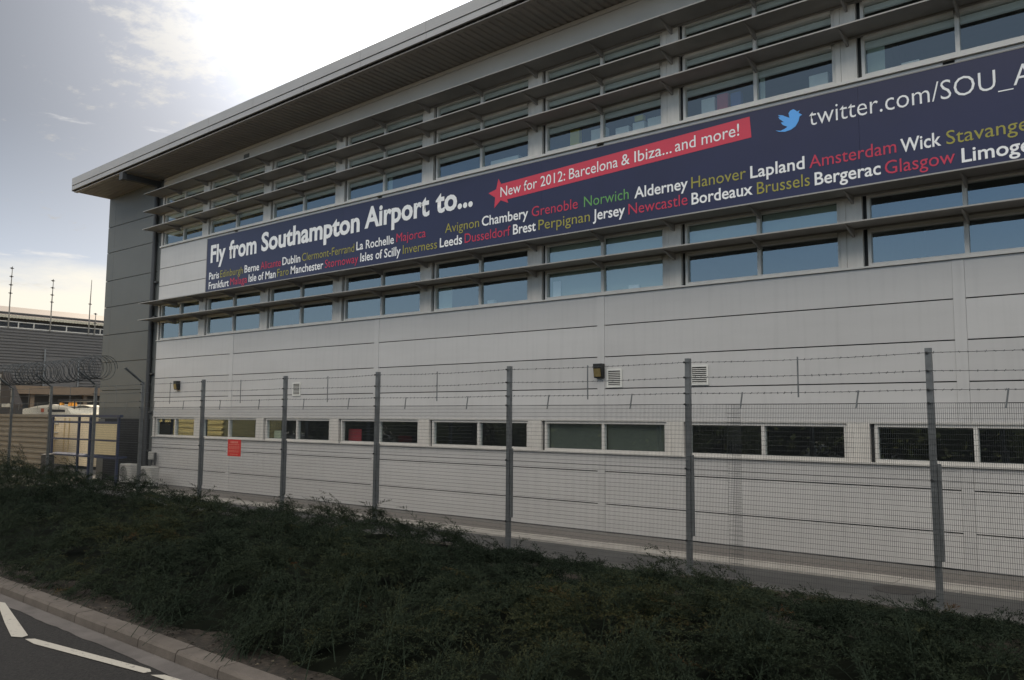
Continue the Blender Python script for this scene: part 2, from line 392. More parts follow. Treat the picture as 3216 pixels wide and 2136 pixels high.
# ------------------------------------------------------------------ the terminal building
T = thing('airport_building', 'long pale grey clad airport office building with dark sunshades and overhanging roof', 'building', (0, 0, 0))
W = 3.6
XL, XR = 0.38, 41.0
def building():
    NB = 11
    g = 0.022
    def courses(x0, x1, zs, y0, y1, mb, joints=()):
        """panels with open joints between them"""
        for a, b in zip(zs[:-1], zs[1:]):
            mb.box(x0, x1, y0, y1, a + g / 2, b - g / 2)
    m = MB()
    edges = [XL, 5.26, 12.30, 19.61, 26.70, 33.9, XR]
    for a, b in zip(edges[:-1], edges[1:]):
        h = 0.095
        xa = a + (h if a > XL else 0); xb = b - (h if b < XR else 0)
        courses(xa, xb, [0.06, 0.657, 1.355, 1.735], -0.0, 0.05, m)
        courses(xa, xb, [2.46, 3.155, 3.853, 4.55, 5.225], 0.0, 0.05, m)
        courses(xa, xb, [6.60, 7.25, 7.91, 8.70], 0.0, 0.05, m)
    for e in edges[1:-1]:
        for z0, z1 in ((0.06, 1.735), (2.46, 5.225)):
            m.box(e - 0.092, e + 0.092, -0.008, 0.05, z0 + 0.011, z1 - 0.011)
    m.build('cladding', 'clad', T)
    # solid wall behind, with the window strips left open
    m = MB()
    for z0, z1 in ((-0.3, 1.76), (2.44, 5.25), (6.58, 8.74), (10.78, 11.7)):
        m.box(XL, XR, 0.052, 0.25, z0, z1)
    m.box(-3.80, XL, 0.052, 0.25, -0.3, 11.7)
    m.box(-3.80, -3.60, 0.25, 14, -0.3, 11.7); m.box(XR - 0.2, XR, 0.25, 14, -0.3, 11.7); m.box(-3.8, XR, 14, 14.2, -0.3, 11.7)
    m.build('wall', 'seal', T, True)
    # ledges over and under each window strip
    m = MB()
    for z0, z1, p in ((1.735, 1.765, 0.05), (2.44, 2.468, 0.03), (5.222, 5.252, 0.045), (8.70, 8.752, 0.06)):
        m.box(XL, XR, -p, 0.051, z0, z1)
    m.build('ledge', 'frame', T)
    m = MB(); m.box(XL, XR, -0.012, 0.05, -0.1, 0.05); m.build('plinth', 'shade', T)
    # beige band under the eaves
    m = MB(); m.box(XL, XR, 0.0, 0.05, 10.80, 11.54); m.box(XL, XR, 0.0, 0.05, 11.555, 11.66)
    m.build('eaves_band', 'beige', T, True)
    m = MB(); m.box(5.55, 5.85, -0.015, 0.0, 11.12, 11.42); m.build('vent_plate', 'clad_dark', T, True)
    # dark cladding at the left end
    m = MB()
    zs = [0.02, 1.25, 2.37, 3.47, 4.58, 5.665, 6.785, 7.85, 9.0, 10.05, 11.66]
    for a, b in zip(zs[:-1], zs[1:]):
        m.box(-3.82, -3.30, 0.0, 0.05, a + 0.012, b - 0.012); m.box(-3.294, 0.20, 0.0, 0.05, a + 0.012, b - 0.012)
        m.box(-3.85, -3.822, 0.0, 14.0, a + 0.012, b - 0.012)
    m.build('dark_cladding', 'clad_dark', T)
    m = MB(); m.box(-3.28, 0.18, -0.012, -0.002, 0.02, 2.36); m.build('panel', 'panel_dark', T)  # near-black sheet added over the foot of the dark cladding
    m = MB(); m.box(0.202, XL - 0.002, 0.0, 0.05, 0.02, 11.6); m.build('corner_trim', 'clad_dark', T, True)
    # downpipe, with the boxed outlet under the soffit and wall clips
    m = MB()
    m.tube([(0.06, -0.09, 0.0), (0.06, -0.09, 11.45)], 0.085, 10)
    m.box(-0.02, 0.16, -1.32, -0.0, 11.40, 11.60); m.box(-0.06, 0.20, -1.48, -1.32, 11.36, 11.62)
    for z in (1.2, 2.6, 4.0, 6.1, 7.4, 9.5): m.box(0.0, 0.32, -0.10, 0.0, z, z + 0.06)
    m.build('downpipe', 'pipe', T, True)
    # roof: fascia in two steps, ribbed soffit, deck
    m = MB()
    x = -3.84
    while x < XR:
        x1 = min(x + 2.42, XR)
        m.box(x + 0.004, x1 - 0.004, -1.52, -1.46, 11.905, 12.19); m.box(x + 0.004, x1 - 0.004, -1.50, -1.44, 11.73, 11.885)
        x = x1
    m.box(-3.84, XR, -1.46, -1.43, 11.74, 12.17)
    m.box(-3.87, -3.842, -1.50, 14.2, 11.69, 12.19)
    m.build('fascia', 'fascia', T, True)
    m = MB(); m.add([(-3.83, -1.50, 12.16), (XR, -1.50, 12.16), (XR, 14.2, 12.9), (-3.83, 14.2, 12.9), (-3.83, -1.43, 11.80), (XR, -1.43, 11.80), (XR, 14.2, 12.5), (-3.83, 14.2, 12.5)],
                    [(0, 1, 2, 3), (7, 6, 5, 4), (0, 4, 5, 1), (1, 5, 6, 2), (2, 6, 7, 3), (3, 7, 4, 0)])
    m.build('roof', 'hangar_roof', T, True)
    m = MB(); x = -3.80
    while x < XR:
        z = 11.67
        m.add([(x, -1.43, z), (x + 0.10, -1.43, z), (x + 0.125, -1.43, z + 0.03), (x + 0.175, -1.43, z + 0.03), (x + 0.20, -1.43, z),
               (x, 0.05, z), (x + 0.10, 0.05, z), (x + 0.125, 0.05, z + 0.03), (x + 0.175, 0.05, z + 0.03), (x + 0.20, 0.05, z)],
              [(i, i + 1, i + 6, i + 5) for i in range(4)])
        x += 0.20
    m.box(-3.80, XR, -1.43, -1.30, 11.645, 11.668)
    m.build('soffit', 'soffit', T, True)
    # sunshades: thin slabs carried on tapered brackets
    P, DR, X0 = 0.66, 0.025, 0.22        # reach, fall towards the outer edge, left end
    def slab(m, z):
        """z is the height at the outer edge"""
        m.cur = 0
        m.add([(X0, -P, z + 0.012), (XR, -P, z + 0.012), (XR, 0.0, z + DR + 0.035), (X0, 0.0, z + DR + 0.035), (X0, -P, z - 0.012), (XR, -P, z - 0.012), (XR, 0.0, z + DR - 0.012), (X0, 0.0, z + DR - 0.012)],
              [(0, 1, 2, 3), (7, 6, 5, 4), (1, 5, 6, 2), (3, 7, 4, 0)])
        m.box(X0, XR, -0.085, -0.005, z + DR - 0.045, z + DR - 0.02)
        m.cur = 1
        m.box(X0, XR, -P - 0.02, -P - 0.001, z - 0.012, z + 0.013)
    bm = MB(); bm.prism([(-P + 0.03, -0.014), (0.0, DR - 0.014), (0.0, DR - 0.17), (-0.10, DR - 0.165), (-0.4, -0.05)], 'x', -0.02, 0.02)
    proto = None
    for z in (10.765, 10.095, 9.425, 6.565, 5.95):
        m = MB(); slab(m, z); s = m.build('sunshade', ['shade', 'shade_edge'], T, True)
        for k in range(NB):
            for dx in (-0.2, 1.64):
                X = W * k + dx + 0.05
                if X < 0.6: continue
                if proto is None: proto = b = bm.build('bracket', 'shade', s)
                else: b = proto.copy(); COL.objects.link(b); b.parent = s
                zz = warp(np.array([[X, 0, z]]))[0, 2]
                b.location = (X, 0, zz)
    # pillars between the windows
    pm = {}
    for z0, z1 in ((1.766, 2.439), (5.253, 6.57), (8.753, 10.79)):
        for k in range(1, NB):
            m = MB(); x = W * k
            m.box(x - 0.385, x - 0.285, -0.03, 0.06, z0, z1); m.box(x - 0.278, x - 0.0, -0.035, 0.06, z0, z1)
            m.box(x - 0.40, x + 0.0, 0.062, 0.20, z0, z1)
            m.build('pillar', 'pillar', T, True)
    for z0, z1 in ((1.766, 2.439), (5.253, 6.57), (8.753, 10.79)):
        m = MB(); m.box(XL, 0.49, -0.004, 0.06, z0, z1); m.build('pillar', 'pillar', T, True)
    # windows
    for z0, z1, trans in ((1.766, 2.439, []), (5.253, 6.565, [5.905]), (8.753, 10.77, [9.375, 10.045])):
        for k in range(NB):
            x0 = W * k + 0.075 if k else 0.60
            x1 = W * k + 3.205
            xm = (x0 + x1) / 2 + 0.01
            m = MB(); w = 0.055
            frame_rect(m, x0, x1, z0, z1, w, 0.0, 0.11)
            m.box(xm - 0.035, xm + 0.035, 0.002, 0.11, z0 + w, z1 - w)
            for t in trans:
                m.box(x0 + w, xm - 0.036, -0.045, 0.11, t - 0.035, t + 0.035); m.box(xm + 0.036, x1 - w, -0.045, 0.11, t - 0.035, t + 0.035)
            f = m.build('window', 'frame', T, True)
            m = MB(); m.box(W * k + (0.002 if k else 0.492), x0 - 0.002, 0.05, 0.2, z0, z1); m.build('jamb', 'seal', f, True)
            zz = [z0 + w] + sum([[t - 0.035, t + 0.035] for t in trans], []) + [z1 - w]
            m = MB()
            for a, b in ((x0 + w, xm - 0.035), (xm + 0.035, x1 - w)):
                for c, d in zip(zz[::2], zz[1::2]): t1, t2 = random.uniform(-0.004, 0.004), random.uniform(-0.003, 0.003); m.quad((a, 0.058 - t1, c), (b, 0.058 + t1, c), (b, 0.058 + t1 + t2, d), (a, 0.058 - t1 + t2, d))
            m.build('pane', 'glass', f, True)
            if z0 > 8:
                m = MB()
                for a, b in ((x0 + w, xm - 0.04), (xm + 0.04, x1 - w)):
                    for d in zz[1::2]: m.prism([(0.09, d - 0.015), (0.09, d - 0.11), (0.115, d - 0.13), (0.15, d - 0.12), (0.16, d - 0.02)], 'x', a, b)
                m.build('rolled_blind', 'blind_pale', f, True)
            if z0 < 6 and z0 > 3 and k in (5, 6):
                m = MB()
                za = z0 + 0.06 if k == 5 else 5.94
                m.box(x0 + 0.06, xm - 0.045, 0.135, 0.14, za, z1 - 0.06); m.box(xm + 0.045, x1 - 0.06, 0.135, 0.14, za, z1 - 0.06)
                m.build('blind', 'blind', f)
            if 3 < z0 < 6 and k == 4:
                m = MB(); m.box(x0 + 0.06, x0 + 0.52, 0.135, 0.14, z0 + 0.06, 5.85); m.build('blind', 'blind', f)
            if z0 > 8 and k in (3, 6, 7):
                m = MB(); a = xm + 0.05 if k != 7 else x0 + 0.07
                m.box(a, a + (0.16, 0.10, 0.30)[(3, 6, 7).index(k)], 0.14, 0.145, z0 + 0.06, 9.33); m.build('blind', 'blind', f, True)
            if z0 < 2 and k == 5:
                m = MB(); m.box(x0 + 0.06, xm - 0.045, 0.135, 0.14, z0 + 0.06, z1 - 0.06); m.box(xm + 0.045, x1 - 0.06, 0.135, 0.14, z0 + 0.06, z1 - 0.06)
                m.build('blind', 'blind_dark', f)
    # rooms behind the glass
    m = MB()
    for z0, z1 in ((0.0, 3.7), (4.2, 7.2), (7.9, 10.95)):
        m.cur = 1; m.quad((0.3, 0.26, z0), (XR - 0.3, 0.26, z0), (XR - 0.3, 6, z0), (0.3, 6, z0))
        m.cur = 0; m.quad((0.3, 0.26, z1), (0.3, 6, z1), (XR - 0.3, 6, z1), (XR - 0.3, 0.26, z1))
        m.quad((0.3, 6, z0), (XR - 0.3, 6, z0), (XR - 0.3, 6, z1), (0.3, 6, z1))
        for x in (0.3, 10.6, 17.8, 25.0, 32.2, XR - 0.3): m.quad((x, 0.26, z0), (x, 6, z0), (x, 6, z1), (x, 0.26, z1))
    m.build('interior', ['room', 'room_floor'], T)
building()

# ------------------------------------------------------------------ the banner
def letters(body, parent, m, x0, x1, zb, cap, weight=0.0, yy=-0.047, slope=0.0, label=None):
    cu = bpy.data.curves.new('lettering', 'FONT'); cu.body = body; cu.size = 1.0; cu.offset = weight; cu.resolution_u = 3
    tmp = bpy.data.objects.new('tmp', cu); COL.objects.link(tmp)
    dg = bpy.context.evaluated_depsgraph_get(); dg.update()
    me = bpy.data.meshes.new_from_object(tmp.evaluated_get(dg))
    bpy.data.objects.remove(tmp); bpy.data.curves.remove(cu)
    v = np.empty(len(me.vertices) * 3); me.vertices.foreach_get('co', v); v = v.reshape(-1, 3)
    lo, hi = v[:, 0].min(), v[:, 0].max()
    sx = (x1 - x0) / (hi - lo); sz = cap / CAPH
    px = x0 + (v[:, 0] - lo) * sx
    nv = np.stack([px, np.full(len(v), yy), zb + v[:, 1] * sz + (px - x0) * slope], 1)
    me.vertices.foreach_set('co', nv.ravel()); me.materials.clear(); me.materials.append(MATS[m]); me.name = 'lettering'; me.update()
    o = bpy.data.objects.new('lettering', me); COL.objects.link(o); o.parent = parent
    if label: o['label'] = label
    return o
CAPH = 0.729
def cap_height():
    global CAPH
    cu = bpy.data.curves.new('probe', 'FONT'); cu.body = 'H'; cu.size = 1
    tmp = bpy.data.objects.new('probe', cu); COL.objects.link(tmp)
    dg = bpy.context.evaluated_depsgraph_get(); dg.update()
    me = bpy.data.meshes.new_from_object(tmp.evaluated_get(dg))
    CAPH = max(v.co.y for v in me.vertices)
    bpy.data.objects.remove(tmp); bpy.data.curves.remove(cu); bpy.data.meshes.remove(me)
cap_height()
def banner():
    B = thing('banner_sign', 'long navy blue banner listing flight destinations across the building front', 'banner', (3.6, 0, 6.66))
    inv = lambda o: setattr(o, 'matrix_parent_inverse', Matrix.Translation((-3.6, 0, -6.66)))
    m = MB()
    for a, b in ((3.60, 10.8), (10.803, 18.0), (18.003, 25.2), (25.203, 32.4), (32.403, 36.0)): m.box(a, b, -0.04, -0.008, 6.66, 8.60)
    inv(m.build('board', 'navy', B))
    m = MB(); m.box(3.57, 3.597, -0.045, -0.008, 6.64, 8.615); m.box(3.57, 36.02, -0.046, -0.008, 8.602, 8.622); inv(m.build('edge_trim', 'shade', B))
    def put(*a, **k): inv(letters(a[0], B, *a[1:], **k))
    WH, RD, OL, GR = 'white_vinyl', 'crimson_vinyl', 'olive_vinyl', 'green_vinyl'
    hb = lambda x: float(np.interp(x, [3.8, 6.8, 11.6, 15.8], [7.76, 7.80, 7.85, 7.87]))
    for w, a, b in (('Fly', 3.84, 4.74), ('from', 4.95, 6.52), ('Southampton', 6.78, 11.53), ('Airport', 11.74, 14.30), ('to...', 14.53, 15.83)):
        put(w, WH, a, b, hb(a), 0.565, weight=0.030, label='large bold white word on the banner headline')
    r2 = lambda x: float(np.interp(x, [3.8, 8, 13, 19, 23, 26.6], [7.16, 7.21, 7.27, 7.29, 7.25, 7.21]))
    r3 = lambda x: float(np.interp(x, [3.8, 8.4, 14.7, 19.4, 21.9, 24.4, 26.8], [6.83, 6.88, 6.92, 6.945, 6.92, 6.89, 6.855]))
    row2 = [('Paris', WH, 3.79, 4.40), ('Edinburgh', OL, 4.47, 5.80), ('Berne', WH, 5.89, 6.70), ('Alicante', RD, 6.78, 7.85), ('Dublin', WH, 7.93, 8.83), ('Clermont-Ferrand', OL, 8.91, 11.32), ('La Rochelle', WH, 11.41, 12.96), ('Majorca', RD, 13.06, 14.18), ('Avignon', OL, 14.88, 16.05), ('Chambery', WH, 16.14, 17.60), ('Grenoble', RD, 17.71, 19.03), ('Norwich', GR, 19.20, 20.37), ('Alderney', WH, 20.51, 21.78), ('Hanover', OL, 21.86, 23.04), ('Lapland', WH, 23.13, 24.20), ('Amsterdam', RD, 24.29, 25.82), ('Wick', WH, 25.89, 26.54), ('Stavanger', OL, 26.62, 27.98)]
    row3 = [('Frankfurt', WH, 3.79, 5.00), ('Malaga', RD, 5.09, 6.05), ('Isle of Man', WH, 6.14, 7.60), ('Faro', OL, 7.68, 8.27), ('Manchester', WH, 8.37, 9.94), ('Stornoway', RD, 10.02, 11.50), ('Isles of Scilly', WH, 11.59, 13.23), ('Inverness', OL, 13.32, 14.60), ('Leeds', WH, 14.70, 15.48), ('Dusseldorf', RD, 15.57, 17.06), ('Brest', WH, 17.14, 17.83), ('Perpignan', OL, 17.91, 19.36), ('Jersey', WH, 19.44, 20.27), ('Newcastle', RD, 20.36, 21.77), ('Bordeaux', WH, 21.86, 23.17), ('Brussels', OL, 23.26, 24.29), ('Bergerac', WH, 24.38, 25.55), ('Glasgow', RD, 25.62, 26.74), ('Limoges', WH, 26.84, 27.98)]
    cn = {WH: 'white', RD: 'crimson red', OL: 'olive yellow', GR: 'green'}
    for rows, base in ((row2, r2), (row3, r3)):
        for w, c, a, b in rows:
            put(w, c, a, b, base(a), 0.238, weight=0.014 if c == WH else 0.0, label=cn[c] + ' destination name ' + w)
    # red ribbon with its star
    m = MB()
    m.prism([(16.78, 7.83), (23.17, 8.075), (23.14, 8.505), (16.75, 8.255)], 'y', -0.0405, -0.045)
    inv(m.build('ribbon', 'red_vinyl', B))
    m = MB(); pts = []
    for i in range(10):
        a = math.pi / 2 + 0.14 + i * math.pi / 5; r = (0.385, 0.175)[i % 2]
        pts.append((16.72 + r * 0.98 * math.cos(a), 8.02 + r * math.sin(a)))
    m.prism(pts[::-1], 'y', -0.0405, -0.0458); inv(m.build('star', 'red_vinyl', B))
    for w, a, b in (('New for 2012:', 16.74, 18.68), ('Barcelona', 18.79, 20.10), ('&', 20.19, 20.40), ('Ibiza...', 20.52, 21.42), ('and more!', 21.50, 22.92)):
        put(w, WH, a, b, 7.925 + (a - 16.74) * 0.0392, 0.245, weight=0.002, yy=-0.0495, slope=0.0392, label='white words on the red ribbon')
    # pale blue bird emblem, facing right
    b = [(310, 930), (345, 932), (375, 918), (392, 905), (360, 893), (348, 876), (368, 874), (338, 852), (330, 838), (346, 842), (329, 826), (360, 828), (396, 842), (408, 846), (402, 815), (414, 798), (436, 789), (452, 797), (460, 804), (478, 797), (470, 814), (494, 826), (476, 838), (468, 868), (448, 902), (415, 925), (375, 938), (335, 938)]
    m = MB()
    def bp(x, y): return (23.66 + (x - 310) / 184 * 0.52, 8.105 + (930 - y) / 141 * 0.42 - (x - 310) / 184 * 0.11)
    P = [bp(*q) for q in b]
    n = len(P)
    fn = bpy.data.meshes.new('emblem')
    fn.from_pydata([(x, -0.0462, z) for x, z in P] + [(x, -0.0405, z) for x, z in P], [], [tuple(range(n - 1, -1, -1))] + [(i, (i + 1) % n, n + (i + 1) % n, n + i) for i in range(n)])
    fn.materials.append(MATS['sky_vinyl']); o = bpy.data.objects.new('emblem', fn); COL.objects.link(o); o.parent = B; inv(o)
    o['label'] = 'light blue bird silhouette facing right'
    put('twitter.com/SOU_A', WH, 24.31, 27.93, 8.055, 0.34, weight=-0.006, slope=-0.018, label='tall thin white web address')
banner()

# ------------------------------------------------------------------ things fixed to the wall
def wall_fittings():
    t = thing('wall_lamp', 'black box wall lamp with amber lens beside the square vent', 'lamp', (19.60, 0, 3.54), group='lamps on the ground floor wall')
    m = MB(); m.prism([(-0.005, 0.16), (-0.15, 0.16), (-0.15, 0.09), (-0.11, -0.15), (-0.005, -0.15)], 'x', -0.105, 0.105); m.build('body', 'lamp_black', t)
    m = MB(); m.prism([(-0.154, 0.05), (-0.116, -0.13), (-0.135, -0.125), (-0.168, 0.05)], 'x', -0.085, 0.085); m.build('lens', 'lamp_lens', t)
    c = copy_tree(t); c.location = (2.05, 0, 3.56); c['label'] = 'black box wall lamp alone at the far left end of the pale wall'
    def vent(x, z, w, h, lab):
        t = thing('wall_vent', lab, 'vent', (x, 0, z), group='louvred vents on the ground floor wall')
        m = MB(); frame_rect(m, -w / 2, w / 2, -h / 2, h / 2, 0.035, -0.03, -0.001); m.build('frame', 'vent_white', t)
        m = MB(); m.box(-w / 2 + 0.036, w / 2 - 0.036, -0.012, -0.002, -h / 2 + 0.036, h / 2 - 0.036); m.build('back', 'vent_dark', t)
        m = MB(); n = 8
        for i in range(n):
            z0 = -h / 2 + 0.04 + (h - 0.08) * i / n
            m.prism([(-0.028, z0), (-0.016, z0 + 0.012), (-0.016, z0 + 0.018), (-0.030, z0 + 0.012)], 'x', -w / 2 + 0.037, w / 2 - 0.037)
        m.build('louvre', 'vent_white', t)
    vent(19.96, 3.375, 0.38, 0.40, 'white louvred vent directly right of the amber lensed lamp')
    vent(21.96, 3.39, 0.39, 0.40, 'white louvred vent alone, right of the lamp and vent pair')
    vent(8.80, 3.32, 0.38, 0.40, 'white louvred vent above the third ground floor window, apart from lamps')
    # tap box low on the dark corner
    t = thing('meter_box', 'small pale box with dark pipe low on the building corner', 'utility box', (0.62, -0.05, 1.05))
    m = MB(); m.cbox(-0.16, 0.16, -0.12, 0.04, -0.12, 0.16, 0.02); m.build('body', 'ac_white', t)
    m = MB(); m.tube([(0.0, -0.06, -0.12), (0.0, -0.06, -0.3), (0.24, -0.06, -0.3), (0.24, -0.06, 0.12)], 0.035, 8); m.build('pipe', 'pipe', t)
    def ac(x, y, z, lab):
        t = thing('air_conditioner', lab, 'air conditioner', (x, y, z), group='outdoor units by the dark corner')
        m = MB(); m.cbox(-0.40, 0.40, -0.17, 0.17, 0.10, 0.74, 0.03); m.build('body', 'ac_white', t)
        m = MB(); m.prism([(0.27 * math.cos(a) - 0.08, 0.40 + 0.27 * math.sin(a)) for a in np.linspace(0, 2 * math.pi, 24, endpoint=False)], 'y', -0.176, -0.171); m.build('fan_grille', 'ac_grille', t)
        m = MB()
        for r in (0.09, 0.18, 0.26):
            m.tube([(-0.08 + r * math.cos(a), -0.182, 0.40 + r * math.sin(a)) for a in np.linspace(0, 2 * math.pi, 21)], 0.006, 4)
        m.build('guard', 'ac_white', t)
        for s in (-0.28, 0.28):
            m = MB(); m.box(s - 0.03, s + 0.03, -0.17, 0.17, 0.0, 0.098); m.build('foot', 'dark_steel', t)
        m = MB(); m.tube([(0.40, 0.05, 0.2), (0.50, 0.05, 0.2), (0.52, 0.05, 0.0)], 0.02, 6); m.build('pipe', 'pipe', t)
    ac(0.25, -0.72, 0.05, 'pale air conditioning unit standing further left, behind the cranked post')
    ac(1.60, -0.70, 0.0, 'pale air conditioning unit standing nearer the pale wall corner')
    m = MB(); m.prism([(0.33 * math.cos(a), 0.33 * math.sin(a)) for a in np.linspace(0, 2 * math.pi, 28, endpoint=False)], 'z', -0.003, 0.004)
    o = m.build('manhole_cover', 'iron'); o.location = (26.05, -2.02, 0); tag(o, 'round iron manhole cover in the tarmac behind the fence', 'manhole cover')
wall_fittings()

def sill_things():
    def bx(x, z, w, h, d, m, lab, cat, name, grp=None, y=0.30, tilt=0.0):
        mb = MB(); mb.cbox(-w / 2, w / 2, -d / 2, d / 2, 0, h, 0.008)
        if name != 'storage_box':
            mb.box(-w / 2 + 0.02, w / 2 - 0.02, -d / 2 - 0.003, -d / 2 - 0.001, h * 0.15, h * 0.3)
        zz = warp(np.array([[x, 0, z]]))[0, 2]
        o = mb.build(name, m); o.location = (x, y, zz); o.rotation_euler = (0, 0, tilt)
        tag(o, lab, cat, grp)
    z = 8.79
    G = 'office things on the upper window sills'
    bx(18.75, z, 0.26, 0.50, 0.12, 'folder_yellow', 'yellow folder upright behind left pane above the star', 'folder', 'document_folder', G)
    bx(19.42, z, 0.40, 0.36, 0.16, 'paper', 'pale storage box behind left pane, right of the yellow folder', 'box', 'storage_box', G)
    bx(20.05, z, 0.34, 0.26, 0.16, 'paper', 'white storage box behind right pane above the ribbon, left of its row', 'box', 'storage_box', G)
    bx(20.47, z, 0.30, 0.28, 0.16, 'paper', 'white storage box behind right pane, under the small yellow box', 'box', 'storage_box', G)
    bx(20.47, z + 0.282, 0.22, 0.12, 0.12, 'folder_yellow', 'small yellow box lying on a white box above the ribbon', 'box', 'storage_box', G)
    bx(20.88, z, 0.36, 0.30, 0.16, 'paper', 'white storage box next to the pillar at the end of its row', 'box', 'storage_box', G)
    bx(22.13, z, 0.30, 0.42, 0.14, 'paper', 'white folder left of the red folder behind the glass', 'folder', 'document_folder', G)
    bx(22.45, z, 0.24, 0.44, 0.14, 'folder_red', 'red folder between a white and a blue one', 'folder', 'document_folder', G)
    bx(22.74, z, 0.22, 0.40, 0.14, 'folder_blue', 'blue folder right of the red folder', 'folder', 'document_folder', G)
    bx(24.42, z, 0.36, 0.34, 0.16, 'paper', 'white storage box beside the pillar above the bird emblem', 'box', 'storage_box', G)
    bx(26.05, z, 0.30, 0.14, 0.2, 'paper', 'low pale box alone above the thin web address', 'box', 'storage_box', G)
    bx(16.65, z, 0.9, 0.20, 0.2, 'paper', 'long low white box above the banner, left of the star', 'box', 'storage_box', G)
    z = 5.28
    G2 = 'office things on the middle window sills'
    bx(18.35, z, 0.22, 0.40, 0.03, 'paper', 'pale notice against the glass in the blind covered window', 'notice', 'paper_notice', G2, y=0.10)
    bx(20.40, z, 0.26, 0.12, 0.05, 'paper', 'small low pale box before the lowered blind', 'box', 'storage_box', G2, y=0.10)
    bx(16.2, z, 0.22, 0.16, 0.1, 'paper', 'small white box on the sill of the bare middle window', 'box', 'storage_box', G2, y=0.3)
    z = 1.80
    bx(11.15, z, 0.55, 0.36, 0.03, 'folder_red', 'red poster behind the ground floor glass', 'poster', 'poster', None, y=0.3)
    bx(7.62, z, 0.35, 0.26, 0.2, 'blind', 'pale green box on the ground floor sill', 'box', 'storage_box', None, y=0.3)
sill_things()

